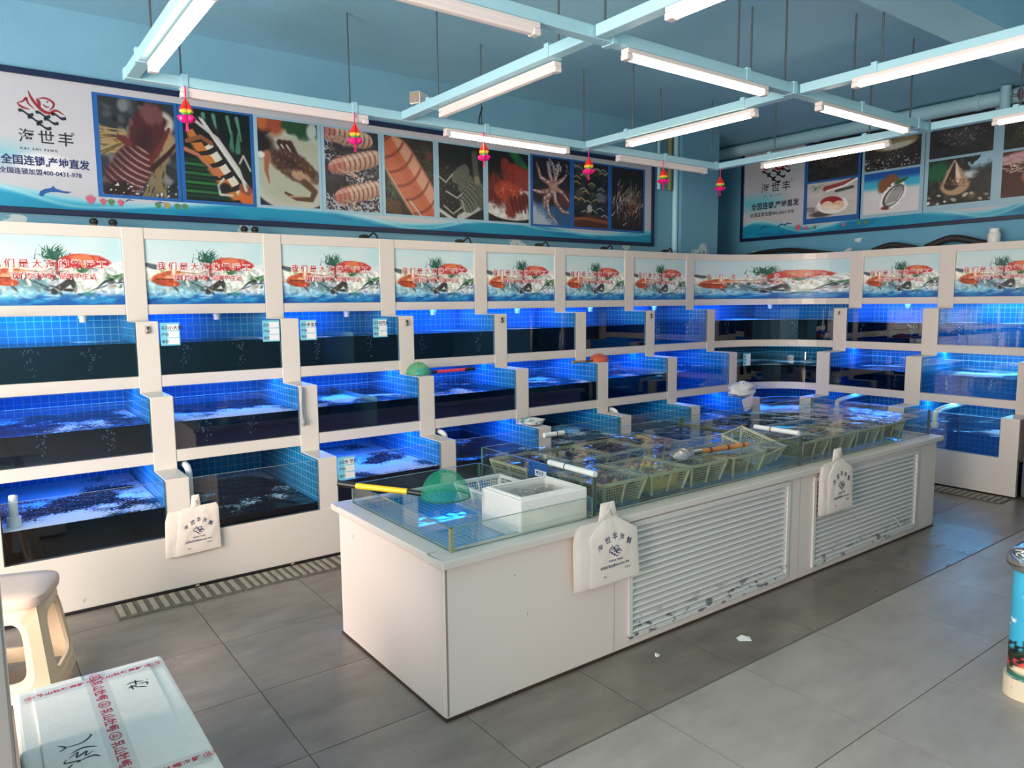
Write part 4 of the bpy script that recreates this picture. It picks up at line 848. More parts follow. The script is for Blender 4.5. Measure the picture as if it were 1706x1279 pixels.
# small dark air valves standing on the rack top, with hoses
DKV = plain('dark_rubber', S(40, 36, 36), .5); TANV = plain('tan_rubber', S(120, 96, 78), .6)
VAL = [(.745, 'left of a pair behind the leftmost food sign', 0), (.86, 'right of a pair behind the leftmost food sign', 0), (1.74, 'left of a pair behind the second food sign', 0), (1.82, 'right of a pair behind the second food sign', 0), (2.72, 'behind the third food sign', 1), (3.66, 'behind the fourth food sign', 1), (4.58, 'behind the fifth food sign', 1), (5.46, 'behind the sixth food sign', 1), (6.40, 'behind the seventh food sign', 1)]
for x, l, kind in VAL:
    y = 5.72; T = thing('air_valve', 'dark air valve on the rack top, '+l, 'valve', (x, y, 2.13), 'air valves on the rack top')
    MB().tube([(x, y, 2.13), (x, y, 2.20)], .020, 10).build('stem', TANV, T, 40)
    if kind == 0: MB().ball((x, y, 2.215), (.028, .028, .024), 12, 8).build('knob', DKV, T, 60)
    else:
        MB().ball((x, y, 2.20), (.05, .03, .02), 12, 8).build('knob', DKV, T, 60); MB().tube(bez([(x+.03, y, 2.19), (x+.09, y, 2.235), (x+.13, y, 2.18), (x+.16, y, 2.135)]), .008, 6).build('hose', DKV, T, 60)
for pts, lab, r in (([(8.02, 6.0, 2.16), (7.98, 5.6, 2.22), (7.96, 5.2, 2.235), (7.95, 4.9, 2.2), (7.95, 4.6, 2.15)], 'long black hose on the corner rack top under the right banner logo', .026), ([(7.95, 4.15, 2.16), (7.95, 3.95, 2.21), (7.95, 3.7, 2.16)], 'black hose with a pale cap on the right rack top', .03), ([(7.95, 3.6, 2.16), (7.95, 3.35, 2.235), (7.95, 3.05, 2.16)], 'thick dark hose on the right rack top near the picture edge', .035)):
    tag(MB().tube(bez(pts), r, 10).build('hose', DKV, None, 60), lab, 'hose')
T = thing('plastic_jar', 'white plastic jar on the right rack top', 'jar', (7.95, 3.0, 2.13)); MB().lathe([(.05, 0), (.055, .02), (.055, .12), (.04, .14)], (7.95, 2.98, 2.13), 16).build('body', PVC, T, 40); MB().lathe([(.043, .135), (.043, .17)], (7.95, 2.98, 2.13), 16).build('lid', PAPER, T, 40)
# ------------------------------------------------------------------ the display counter in the middle of the room
CT = thing('display_counter', 'long white display counter with louver panels in the middle of the shop', 'counter', (3.48, 2.865, 0))
m = MB(); bx0, bx1, by0, by1 = 1.415, 5.545, 2.365, 3.36
LV = ((2.418, 3.716, .620), (3.965, 5.262, .600)); LR = .026
xa = bx0
for x0, x1, z1 in LV:      # front board with two louver openings
    m.box(xa, x0+LR, by0, by0+.02, .012, .633); m.box(x0+LR, x1-LR, by0, by0+.02, .012, .048+LR); m.box(x0+LR, x1-LR, by0, by0+.02, z1-LR, .633); xa = x1-LR
m.box(xa, bx1, by0, by0+.02, .012, .633)
m.box(bx0, bx1, by1-.02, by1, .012, .633); m.box(bx0, bx0+.02, by0+.02, by1-.02, .012, .633); m.box(bx1-.02, bx1, by0+.02, by1-.02, .012, .633)
m.build('cabinet_body', BODY, CT, bevel=.002)
m = MB(); m.box(bx0-.005, bx1+.004, by0-.005, by1+.004, 0, .0115); m.build('base_seal', plain('rusty_seal', S(72, 50, 36), .8, var=.4, scale=12), CT)
m = MB()
for x in (2.33, 3.83): m.box(x-.001, x+.001, by0-.0012, by0, .02, .632)
m.box(bx0+.003, bx0+.012, by0-.0012, by0, .02, .632)
for x, z, w_, h_ in ((1.75, .52, .012, .003), (1.82, .33, .003, .014)): m.box(x, x+w_, by0-.0008, by0, z, z+h_)
m.box(bx0-.0008, bx0, 3.2, 3.204, .53, .55)
m.build('panel_seam', plain('seam_line', S(150, 140, 128), .6), CT)
m = MB()
for a in ((1.39, 5.57, 2.33, 2.45), (1.39, 5.57, 3.315, 3.40), (1.39, 1.50, 2.45, 3.315), (5.51, 5.57, 2.45, 3.315), (2.235, 2.295, 2.45, 3.315)): m.box(*a, .634, .668)
m.build('countertop', WHITE, CT, bevel=.004)
for x0, x1, z1 in LV:
    z0 = .048; y = by0; m = MB()
    for a in ((x0, x1, z0, z0+LR), (x0, x1, z1-LR, z1), (x0, x0+LR, z0+LR, z1-LR), (x1-LR, x1, z0+LR, z1-LR)): m.box(a[0], a[1], y-.012, y, a[2], a[3])
    fo = m.build('louver_panel', LOUV, CT, bevel=.003)
    m = MB(); N = 17; h = (z1-LR-z0-LR)/N
    for k in range(N):
        a = z0+LR+h*k
        m.extr([(x0+LR, y+.026, a+h*.98), (x0+LR, y-.006, a+h*.36), (x0+LR, y-.010, a+h*.16), (x0+LR, y-.008, a+h*.08), (x0+LR, y+.026, a+h*.80)], (x1-x0-LR*2, 0, 0))
    m.build('slats', LOUV, fo)
    MB().box(x0+LR+.001, x1-LR-.001, y+.030, y+.034, z0+LR, z1-LR).build('interior_shade_sheet', BLACK, fo)  # black sheet stands for the shade inside the cabinet
m = MB(); R5 = Matrix.Rotation(-1.05, 3, 'Y')
for a, b in (((4.93, .175), (5.03, .10)),): m.extr([(a[0], by0-.0175, a[1]), (a[0]+.014, by0-.0175, a[1]+.01), (b[0]+.014, by0-.0175, b[1]+.01), (b[0], by0-.0175, b[1])], (0, .001, 0))
m.build('tape_strip', PAPER, CT)
# glass tanks set into the counter
IT1 = thing('glass_tank', 'shallow open glass tank at the near left end of the counter', 'glass tank', (1.87, 2.87, .60))
IT2 = thing('glass_tank', 'long deeper glass tank on the counter, holding rows of baskets', 'glass tank', (3.9, 2.87, .60))
def walls(T, x0, x1, y0, y1, z0, z1, th=.012):
    for a, b in (((x0, y0), (x1, y0)), ((x1, y0), (x1, y1)), ((x1, y1), (x0, y1)), ((x0, y1), (x0, y0))): MB().strip([a, b], th, z0, z1, 0, 1).build('glass_pane', [IGLASS, GEDGE], T)
walls(IT1, 1.475, 2.235, 2.407, 3.335, .669, .765); walls(IT2, 2.258, 5.535, 2.42, 3.345, .669, .847)
def basin(T, x0, x1, y0, y1, z0, z1, mt):
    m = MB(); m.add([(x0, y0, z0), (x1, y0, z0), (x1, y1, z0), (x0, y1, z0), (x0, y0, z1), (x1, y0, z1), (x1, y1, z1), (x0, y1, z1)], [(0, 1, 2, 3), (0, 1, 5, 4), (1, 2, 6, 5), (2, 3, 7, 6), (3, 0, 4, 7)]); m.build('tiled_basin', mt, T)
basin(IT1, 1.501, 2.234, 2.451, 3.314, .625, .669, MOS2); basin(IT2, 2.296, 5.509, 2.451, 3.314, .60, .669, MOS2)
def water(T, x0, x1, y0, y1, z0, z1):
    w = MB(); w.extr([(x0, y0, z0), (x1, y0, z0), (x1, y1, z0), (x0, y1, z0)], (0, 0, z1-z0)); w.m[-1] = 1; w.build('water', [IWB, IWT1 if T is IT1 else IWT], T)
water(IT1, 1.489, 2.221, 2.421, 3.321, .670, .690); water(IT2, 2.272, 3.903, 2.434, 3.331, .670, .800); water(IT2, 3.921, 5.521, 2.434, 3.331, .670, .806)
MB().box(3.906, 3.918, 2.434, 3.331, .669, .846).build('glass_divider', [IGLASS], IT2)
ALG = plain('algae_line', S(86, 92, 56), .6)
m = MB(); m.box(3.9035, 3.9055, 2.44, 3.33, .802, .812); m.box(3.895, 3.925, 3.325, 3.333, .775, .846); m.build('algae_seal', ALG, IT2)
m = MB()
for x, y, z0, z1 in ((2.255, 2.417, .669, .85), (3.912, 2.417, .669, .846), (5.535, 2.417, .669, .846)): m.box(x-.006, x+.006, y-.001, y+.014, z0, z1)
m.build('silicone_joint', plain('grimy_silicone', S(70, 82, 74), .4), IT2)
MB().box(1.471, 1.487, 2.403, 2.419, .669, .765).build('silicone_joint', plain('yellowed_silicone', S(150, 150, 116), .4), IT1)
# white clip pipes over the glass edges
def clip(p0, p1, r, lab):
    T = thing('clip_pipe', lab, 'pipe', tuple((a+b)/2 for a, b in zip(p0, p1)))
    MB().tube([p0, p1], r, 14).build('pipe_body', PVC, T, 50)
    a, b = Vector(p0), Vector(p1); c = a+(b-a)*.62; d = (b-a).normalized()*.004; MB().tube([c-d, c+d], r*1.06, 14).build('tie', TANV, T, 50)
clip((2.264, 2.425, .862), (2.264, 2.755, .862), .0145, 'split white pipe over the left glass edge of the long tank, beside the foam box')
clip((3.912, 2.435, .861), (3.912, 2.74, .861), .0145, 'split white pipe over the glass divider of the long tank')
clip((2.705, 3.339, .862), (2.855, 3.339, .862), .015, 'short white pipe piece on the back glass edge of the long tank')
# ------------------------------------------------------------------ plastic baskets
BASK = plain('cream_basket_plastic', S(184, 184, 154), .45, var=.2, scale=20); BASKW = plain('white_basket_plastic', S(222, 224, 216), .45)
def lattice(P, nu, nv, th, w):      # quad patch (4 corners) as a punched sheet
    bm = bmesh.new(); P = [Vector(p) for p in P]; V = [[bm.verts.new(P[0].lerp(P[1], i/nu).lerp(P[3].lerp(P[2], i/nu), j/nv)) for i in range(nu+1)] for j in range(nv+1)]
    for j in range(nv):
        for i in range(nu): bm.faces.new((V[j][i], V[j][i+1], V[j+1][i+1], V[j+1][i]))
    bmesh.ops.wireframe(bm, faces=bm.faces[:], thickness=w, offset=0, use_replace=True, use_boundary=True, use_even_offset=False, use_relative_offset=False)
    bm.verts.index_update(); out = ([v.co.copy() for v in bm.verts], [tuple(v.index for v in f.verts) for f in bm.faces]); bm.free(); return out
def basket(name, label, mat_, loc, a=.142, b=.162, h=.122, group='plastic baskets in the counter tanks'):
    T = thing(name, label, 'basket', loc, group); ta, tb = a-.026, b-.026
    c0 = [(-ta, -tb, .006), (ta, -tb, .006), (ta, tb, .006), (-ta, tb, .006)]; c1 = [(-a, -b, h-.016), (a, -b, h-.016), (a, b, h-.016), (-a, b, h-.016)]
    sh = lambda P: [(p[0]+loc[0], p[1]+loc[1], p[2]+loc[2]) for p in P]
    m = MB()
    for k in range(4):
        n = 18 if k % 2 == 0 else 20; v, f = lattice(sh([c0[k], c0[(k+1) % 4], c1[(k+1) % 4], c1[k]]), n, 7, .003, .0046); m.add(v, f)
    v, f = lattice(sh(c0), 16, 18, .003, .005); m.add(v, f)
    m.build('lattice_body', mat_, T)
    m = MB(); r = h-.016
    for (x0, y0, x1, y1) in ((-a-.008, -b-.008, a+.008, -b+.002), (-a-.008, b-.002, a+.008, b+.008), (-a-.008, -b+.002, -a+.002, b-.002), (a-.002, -b+.002, a+.008, b-.002)): m.box(x0+loc[0], x1+loc[0], y0+loc[1], y1+loc[1], r+loc[2], h+loc[2])
    m.build('rim', mat_, T, bevel=.002)
    m = MB()
    for k in range(4):
        p, q = Vector(sh([c0[k]])[0]), Vector(sh([c1[k]])[0]); m.tube([p, q], .0075, 6)
        e = Vector(sh([c0[(k+1) % 4]])[0]); g = Vector(sh([c1[(k+1) % 4]])[0]); m.tube([(p+e)/2, (q+g)/2], .0055, 6)
    m.build('corner_ribs', mat_, T); return T
ORDB = ['first', 'second', 'third', 'fourth', 'fifth']
b0 = None
spots = []
for k, x in enumerate((2.505, 2.832, 3.136, 3.487)): spots.append((x, 2.632, 0, f'cream lattice basket, {ORDB[k]} from the left in the near row of the long tank', 'n%d' % k))
for k, x in enumerate((4.155, 4.468, 4.785, 5.125)): spots.append((x, 2.632, 0, f'cream lattice basket, {ORDB[k]} right of the glass divider in the long tank', 'r%d' % k))
for k, x in enumerate((2.43, 2.735, 3.04, 3.345)): spots.append((x, 3.13, 0, f'cream lattice basket, {ORDB[k]} from the left in the far row of the long tank', 'b%d' % k))
BK = {}
for x, y, rz, lab, key in spots:
    if b0 is None: b0 = basket('lattice_basket', lab, BASK, (x, y, .668)); BK[key] = b0
    else: BK[key] = dup(b0, (x, y, .668), lab, rz)
t_ = dup(b0, (3.762, 2.64, .705), 'cream lattice basket tilted up out of the water left of the glass divider'); t_.rotation_euler = (.30, -.10, .12); t_.location = (3.752, 2.66, .71); t_.scale = (.80, .9, .9)
bw = basket('lattice_basket', 'empty white lattice basket behind the foam box in the shallow tank', BASKW, (2.075, 2.965, .628), .138, .14, .118, None)
# shellfish heaped in the baskets: every visible one its own object
random.seed(23)
def shell(kind, loc, label, group, mat_):
    m = MB(); x, y, z = 0, 0, 0
    if kind == 'clam':
        m.ball((0, 0, 0), (.023, .018, .010), 12, 8); ms = [mat_]
    elif kind == 'slug':
        P = bez([(-.065, 0, 0), (-.03, .006, .004), (.02, -.004, .004), (.065, .004, 0)], 4); m.tube(P, .015, 8, 0, .012); m.ball(P[0], .014); m.ball(P[-1], .0115)
    elif kind == 'whelk':
        m.lathe([(.002, .020), (.005, .015), (.009, .010), (.010, .008), (.016, .002), (.017, -.006), (.010, -.016), (.003, -.021)], (0, 0, 0), 14, 0, lambda a, j: 1+.12*math.cos(5*a+j))
    o = m.build(kind_name[kind], mat_, None, 60); o.location = loc; return tag(o, label, kind_name[kind].replace('_', ' '), group)
kind_name = {'clam': 'clam', 'slug': 'razor_clam', 'whelk': 'sea_snail'}
def fill(key, kind, n, mats, descr, z0=.764, sx=.115, sy=.135, mound=.02):
    B = BK[key].location; proto = {}
    for k in range(n):
        u, v = random.uniform(-1, 1), random.uniform(-1, 1); loc = (B.x+u*sx, B.y+v*sy, z0+mound*(1-max(abs(u), abs(v)))+random.uniform(-.004, .004)); mt = mats[k % len(mats)]
        bn = ORDB[int(key[1])]+{'n': ' near-row basket', 'r': ' basket right of the divider', 'b': ' far-row basket'}[key[0]]
        lab = f'{descr} in the {bn} of the long tank'; grp = f'{descr}s in the {bn}'
        if mt.name not in proto: o = proto[mt.name] = shell(kind, loc, lab, grp, mt)
        else:
            o = proto[mt.name].copy(); COL.objects.link(o); o.location = loc
        ti = .12 if kind == 'slug' else .5; o.rotation_euler = (random.uniform(-ti, ti), random.uniform(-ti, ti), random.uniform(0, 6.3))
    heap = MB(); nx = 9       # the hidden mass below the top layer
    heap.box(B.x-sx*.9, B.x+sx*.9, B.y-sy*.9, B.y+sy*.9, .682, z0-.012)
    h = heap.build('shellfish_heap', mats[0], None, bevel=.012); tag(h, f'dense shellfish mass under the top layer in the {bn}', 'shellfish', kind='stuff')
c1 = plain('dark_clam_shell', S(66, 58, 60), .35); c2 = plain('purple_clam_shell', S(84, 66, 84), .35); c3 = plain('brown_shell', S(120, 92, 74), .4); c4 = plain('tan_shell', S(164, 140, 108), .45); c5 = plain('yellow_snail_shell', S(206, 186, 84), .4); c6 = plain('olive_shell', S(98, 92, 64), .45)
fill('b0', 'clam', 34, [c1, c2, c3], 'small dark clam'); fill('b1', 'clam', 34, [c6, c4, c1], 'grey brown clam'); fill('b2', 'clam', 36, [c2, c1], 'small purple clam'); fill('b3', 'slug', 16, [c3, c4], 'brown razor clam', .768)
fill('n0', 'whelk', 40, [c3, c4, c2], 'spiral sea snail', .762); fill('n1', 'whelk', 40, [c5, c4, c3], 'yellow sea snail', .766); fill('n2', 'clam', 24, [c1, c6], 'dull green clam', .745); fill('n3', 'clam', 20, [c6, c4], 'olive clam', .725)
fill('r0', 'clam', 34, [c3, c1], 'brown clam', .766); fill('r1', 'clam', 30, [c4, c3], 'tan clam', .764); fill('r2', 'clam', 30, [c3, c6], 'rust brown clam', .77); fill('r3', 'clam', 26, [c6, c3], 'mottled clam', .76)
# foam box with a bag of ice water, in the shallow tank
FB = thing('foam_box', 'open white foam box with a plastic bag inside, standing in the shallow tank', 'foam box', (2.035, 2.585, .628))
fx0, fx1, fy0, fy1, fz0, fz1 = 1.842, 2.228, 2.437, 2.735, .628, .806
m = MB()
def frustum_ring(m, x0, x1, y0, y1, w, z0, z1):
    o = [(x0, y0), (x1, y0), (x1, y1), (x0, y1)]; i = [(x0+w, y0+w), (x1-w, y0+w), (x1-w, y1-w), (x0+w, y1-w)]
    V = [(p[0], p[1], z0) for p in o]+[(p[0], p[1], z0) for p in i]+[(p[0], p[1], z1) for p in o]+[(p[0], p[1], z1) for p in i]
    for k in range(4):
        j = (k+1) % 4; m.add(V, [(k, j, 8+j, 8+k), (4+j, 4+k, 12+k, 12+j), (8+k, 8+j, 12+j, 12+k), (j, k, 4+k, 4+j)])
frustum_ring(m, fx0, fx1, fy0, fy1, .036, fz0, fz1); m.build('box_walls', FOAM, FB, bevel=.008, seg=3)
m = MB(); frustum_ring(m, fx0+.018, fx1-.018, fy0+.018, fy1-.018, .017, fz1-.002, fz1+.006); m.build('lid_rebate', FOAM, FB, bevel=.002)
MB().box(fx0+.03, fx1-.03, fy0+.03, fy1-.03, fz0+.003, fz0+.03).build('box_floor', FOAM, FB)
def crumple(name, x0, x1, y0, y1, z, amp, seed, n=26):
    rs = np.random.RandomState(seed); m = MB(); V = []
    a = Art(n, n, (0, 0, 0), seed); H = a.noise(3, 3, 3, .6)
    for j in range(n):
        for i in range(n):
            u, v = i/(n-1), j/(n-1); e = min(u, v, 1-u, 1-v)*6; V.append((x0+(x1-x0)*u+.008*(rs.rand()-.5), y0+(y1-y0)*v+.008*(rs.rand()-.5), z+amp*(H[j, i]-.5)*2*min(1, e+.2)))
    return m.add(V, [(j*n+i, j*n+i+1, (j+1)*n+i+1, (j+1)*n+i) for j in range(n-1) for i in range(n-1)])
CLEARP = thin_glass('clear_plastic_film', (.80, .80, .80, 1), .10, .06, .55, (.6, .6, .6, 1))
o = crumple('bag', fx0+.045, fx1-.045, fy0+.045, fy1-.045, fz1-.022, .020, 5).build('plastic_bag', CLEARP, None, 40); tag(o, 'clear plastic bag of grey ice water inside the open foam box', 'plastic bag')
o = MB().box(fx0+.04, fx1-.04, fy0+.04, fy1-.04, fz0+.032, fz1-.045).build('ice_water', plain('grey_ice', S(128, 124, 118), .3, var=.35, scale=30), None); tag(o, 'grey slush filling the open foam box', 'ice', kind='stuff')
# hand nets
def net_mat(name, col, k):
    t = NT(name); tr = t.n('ShaderNodeBsdfTransparent'); d = t.n('ShaderNodeBsdfPrincipled'); d.inputs['Base Color'].default_value = col; d.inputs['Roughness'].default_value = .6
    P = t.pos(); x, y, z = t.sep(t.scale(P, (1, 1, 1)))
    u = t.math('SINE', t.math('MULTIPLY', t.math('ADD', x, t.math('MULTIPLY', z, .7)), 900)); v = t.math('SINE', t.math('MULTIPLY', t.math('SUBTRACT', y, t.math('MULTIPLY', z, .7)), 900))
    f = t.math('ADD', k, t.math('MULTIPLY', t.math('GREATER_THAN', t.math('MAXIMUM', u, v), .55), .28)); m = t.n('ShaderNodeMixShader'); t.l(f, m.inputs[0]); t.l(tr.outputs[0], m.inputs[1]); t.l(d.outputs[0], m.inputs[2])
    return t.done(m.outputs[0])
NETG = net_mat('green_netting', S(30, 168, 126), .26); NETG2 = net_mat('pale_green_netting', S(80, 176, 120), .45); NETO = net_mat('orange_netting', S(216, 100, 50), .6)
def hand_net(label, c, r, hgt, hdir, parts, netm, rimm, rr=.004, squash=1.0):
    T = thing('hand_net', label, 'hand net', c); n = 28; d = Vector(hdir).normalized(); side = Vector((-d.y, d.x, 0)); cx = Vector(c)
    ring = [cx+d*(r*math.cos(2*math.pi*k/n))+side*(r*squash*math.sin(2*math.pi*k/n)) for k in range(n+1)]
    MB().tube(ring, rr, 6, cap=False).build('hoop', rimm, T, 50)
    m = MB(); L = 9; V = []
    for j in range(L+1):
        q = math.pi/2*j/L
        for k in range(n): p = ring[k]; w = cx+(p-cx)*math.cos(q)*(1+.05*math.sin(3*k)); V.append((w.x, w.y, c[2]+hgt*math.sin(q)*(1+.06*math.sin(5*k/n*6.28))))
    m.add(V, [(j*n+k, j*n+(k+1) % n, (j+1)*n+(k+1) % n, (j+1)*n+k) for j in range(L) for k in range(n)]); m.build('net_bag', netm, T, 60)
    a = cx+d*(r-.004)
    for nm, l0, l1, r_, mt, dz0, dz1 in parts:
        p, q = a+d*l0, a+d*l1; MB().tube([(p.x, p.y, p.z+dz0), (q.x, q.y, q.z+dz1)], r_, 12).build(nm, mt, T, 50)
    return T
YEL = plain('yellow_plastic', S(246, 206, 30), .35); PINK = plain('pink_plastic', S(206, 62, 100), .35); WOOD = plain('bamboo', S(186, 124, 72), .45, var=.25, scale=18); WOODD = plain('dark_wood', S(96, 70, 50), .5, var=.2)
NETC = (1.700, 2.815, .772); NETD = (-.594, .804, 0)
hand_net('green hand net with a yellow and black handle across the shallow tank', NETC, .112, .118, NETD,
         (('front_grip', 0, .08, .013, BLACK, .004, .010), ('yellow_sleeve', .08, .345, .014, YEL, .010, .020), ('rear_grip', .345, .44, .0155, BLACK, .020, .026)), NETG, plain('green_wire', S(20, 110, 84), .4), squash=.95)
hand_net('pale green hand net with a pink handle lying on the rack column cap', (2.745, 4.90, 1.113), .095, .085, (1, -.10, 0), (('front_grip', 0, .06, .012, BLACK, .004, .006), ('pink_sleeve', .06, .30, .013, PINK, .006, .012), ('rear_grip', .30, .39, .014, BLACK, .012, .014)), NETG2, plain('green_wire_bright', S(40, 140, 80), .4), squash=.9)
hand_net('small orange hand net with a dark wooden handle on the rack column cap', (4.60, 4.88, 1.112), .10, .06, (-1, -.20, 0), (('handle', 0, .12, .010, WOODD, .004, .008), ('handle_end', .12, .30, .011, plain('worn_wood', S(166, 138, 96), .5), .008, .012)), NETO, plain('orange_wire', S(200, 90, 50), .4), .006, .8)
# bamboo-handled ladle wrapped in foil-like plastic, on the basket rims
T = thing('ladle', 'bamboo handled ladle with its bowl in crumpled clear plastic across the near baskets', 'ladle', (3.3, 2.57, .81))
MB().tube(bez([(3.18, 2.615, .815), (3.34, 2.565, .822), (3.515, 2.505, .832)]), .0135, 12, 0, .016).build('handle', WOOD, T, 50)
MB().tube([(3.165, 2.62, .814), (3.225, 2.60, .818)], .0155, 12).build('ferrule', STEEL, T, 50)
for t in (.3, .62, .9): a = Vector((3.18, 2.615, .815)).lerp(Vector((3.515, 2.505, .832)), t); d = Vector((.95, -.31, .05))*.006; MB().tube([a-d, a+d], .0168, 12).build('node_ring', WOODD, T, 50)
m = MB(); a = Art(20, 14, (0, 0, 0), 9); H = a.noise(4, 4, 3, .6); V = []
for j in range(14):
    for i in range(20):
        ph = 2*math.pi*i/20; t = j/13; rr = (.012+.045*math.sin(math.pi*min(1, t*1.02))**.8)*(.7+.7*H[j, i]); V.append((3.17-.20*t, 2.62-.03*t+rr*math.cos(ph), .818+rr*.55*math.sin(ph)))
m.add(V, [(j*20+i, j*20+(i+1) % 20, (j+1)*20+(i+1) % 20, (j+1)*20+i) for j in range(13) for i in range(20)]); m.build('plastic_wrap', thin_glass('shiny_plastic', (.55, .55, .55, 1), .25, .12, .5, (.7, .7, .7, 1)), T, 30)
# ------------------------------------------------------------------ printed shopping bags
BAGM = plain('white_bag_film', S(236, 221, 208), .35)
def bag(T, outline, w, h, y, seed, M, name, mat_, dz=0, wr=.006):
    """one thin-walled flat bag: outline fn(u)->(left,right) half widths along the height; M frame at lower left, y depth"""
    n, k = 26, 20; A = Art(n, k, (0, 0, 0), seed); H = A.noise(3, 3, 3, .55); m = MB(); F = []; B = []
    for j in range(k):
        t = j/(k-1); l, r = outline(t)
        for i in range(n):
            u = i/(n-1); e = math.sin(math.pi*u)**.5*math.sin(math.pi*min(1, max(0, t*.98+.01)))**.5
            F.append(M @ Vector((w*(l+(r-l)*u), h*t, y+e*(.010+wr*(H[j, i]-.5)*2)))); B.append(M @ Vector((w*(l+(r-l)*u), h*t, y-e*.006-.001)))
    f = [(j*n+i, j*n+i+1, (j+1)*n+i+1, (j+1)*n+i) for j in range(k-1) for i in range(n-1)]
    m.add(F, f); m.add(B, f)
    off = n*k; rim = [i for i in range(n)]+[j*n+n-1 for j in range(1, k)]+[(k-1)*n+i for i in range(n-2, -1, -1)]+[j*n for j in range(k-2, 0, -1)]
    m.add(F+B, [(rim[q], rim[(q+1) % len(rim)], off+rim[(q+1) % len(rim)], off+rim[q]) for q in range(len(rim))])
    return m.build(name, mat_, T, 50), (F, n, k)
def on_bag(F, n, k, lift):
    def fn(u, v):
        x = min(max(u, 0), 1)*(n-1); y = min(max(v, 0), 1)*(k-1); i = min(int(x), n-2); j = min(int(y), k-2); a, b = x-i, y-j
        p = (F[j*n+i]*(1-a)+F[j*n+i+1]*a)*(1-b)+(F[(j+1)*n+i]*(1-a)+F[(j+1)*n+i+1]*a)*b
        return p+lift
    return fn
def bag_print(T, FNK, lift, arc_r=.30):
    fn = on_bag(*FNK, lift)
    def put(body, size, cx, cy, rot, bold=0, asp=1.0):
        v, f = glyphs(body, bold, 'CENTER'); c, s = math.cos(rot), math.sin(rot); g = []
        for p in v:
            x, y = p.x*size, (p.y-.38)*size; g.append(fn(cx+(x*c-y*s)*asp, cy+(x*s+y*c)))
        m.add(g, f)
    for j, ch in enumerate('海世丰海鲜'):
        m = MB()
        a = (j-2)*.33; put(ch, .112, .49+.145*(j-2), .715-.13*abs(a/.66)**1.6, -a*.75, .012); m.build('printed_character', [INK], T)
    mm = MB(); logo(mm, Matrix.Identity(4), 1, 0, 0)
    m = MB(); m.add([fn(.48+p[0]*.26, .50+p[1]*.22) for p in mm.v], mm.f); m.build('printed_logo', [INK], T)
    for s, z, x, sz in (('全国连锁 产地直发', .345, .5, .034), ('全国连锁加盟400-0431-978', .265, .48, .050), ('海世丰', .18, .74, .04), ('海鲜', .12, .28, .03)): m = MB(); put(s, sz, x, z, .0, .01); m.build('printed_line', [INK], T)
def shop_bag(label, M, w, h, seed, copies, sh, hang):
    T = thing('shopping_bag', label, 'shopping bag', tuple(M.to_translation()))
    o1, FNK = bag(T, sh, w, h, .012, seed, M, 'front_film', BAGM)
    for k in range(copies): bag(T, (lambda t, k=k: (-.20-.03*k+(.02*t if t < .8 else .016+.3*(t-.8)), .70 if t < .8 else .70-1.6*(t-.8))), w, h*(.97-.03*k), .004-.004*k, seed+3+k, M, 'rear_film', BAGM)
    nz = Vector((M[0][2], M[1][2], M[2][2])); bag_print(T, FNK, nz*.0018)
    # handle loops at the top
    for hx, hw, hh in hang:
        o, _ = bag(T, (lambda t, hx=hx, hw=hw: (hx-hw*(1-.3*t), hx+hw*(1-.3*t))), w, hh, .010, seed+9, M @ Matrix.Translation((0, h*.97, 0)), 'handle_loop', BAGM, wr=.004)
    m = MB(); P = M @ Vector((w*hang[0][0], h*.97+hang[0][2]*.6, .026)); Q = M @ Vector((w*hang[0][0]+.004, h*.97+hang[0][2]*.35, .03)); m.tube([P, Q, Q+Vector((.006, 0, -.004))], .0025, 6); m.build('hook', STEEL, T)
    return T
shA = lambda t: (.02*t, 1.0-.03*t) if t < .74 else (.015+.29*(t-.74)/.26, .978-.44*(t-.74)/.26)
bagM = frame((2.128, 2.322, .385), (1, -.02, .02), (-.05, 0, 1))
shop_bag('bundle of white printed shopping bags hanging on the counter beside the left louver panel', bagM, .305, .305, 3, 3, shA, ((.40, .19, .08),))
bagM = frame((4.035, 2.322, .375), (1, -.05, .05), (-.03, 0, 1))
shop_bag('bundle of white printed shopping bags hanging on the counter at the far louver panel', bagM, .26, .32, 5, 3, shA, ((.36, .20, .075),))
shB = lambda t: (.0+.10*t, 1.0-.04*t) if t < .85 else (.085+.12*((t-.85)/.15)**2, .966-.05*((t-.85)/.15)**2)
bagM = frame((.873, 4.462, .208), (1, 0, .045), (.02, 0, 1))
shop_bag('single white printed shopping bag hanging on the left rack base between two bottom tanks', bagM, .255, .275, 7, 1, shB, ((.47, .115, .075),))
# crumpled bags lying on the column caps
def lump(name, label, c, r, seed, mt, squash=.5, cat='plastic bag'):
    m = MB(); A = Art(26, 18, (0, 0, 0), seed); H = A.noise(4, 4, 3, .65); V = []
    for j in range(18):
        for i in range(26):
            t = math.pi*j/17; a = 2*math.pi*i/26; q = (.55+.9*H[j, i if i < 25 else 0]); V.append((c[0]+r[0]*q*math.sin(t)*math.cos(a), c[1]+r[1]*q*math.sin(t)*math.sin(a), max(c[2]+r[2]*q*math.cos(t), c[2]-r[2]*.98)))
    m.add(V, [(j*26+i, (j+1)*26+i, (j+1)*26+(i+1) % 26, j*26+(i+1) % 26) for j in range(17) for i in range(26)])
    o = m.build(name, mt, None, 35); return tag(o, label, cat)
def two(name, a, b):
    t = NT(name); f = t.noise(16, 3, t.pos()); return t.done(t.bsdf(t.mix(t.ramp(f, .5, .56), a, b), .4))
lump('plastic_bag', 'crumpled white and teal packet on the rack column cap behind the counter tank', (3.62, 4.64, .689), (.11, .10, .03), 4, two('teal_white_packet', S(226, 226, 220), S(60, 150, 156)))
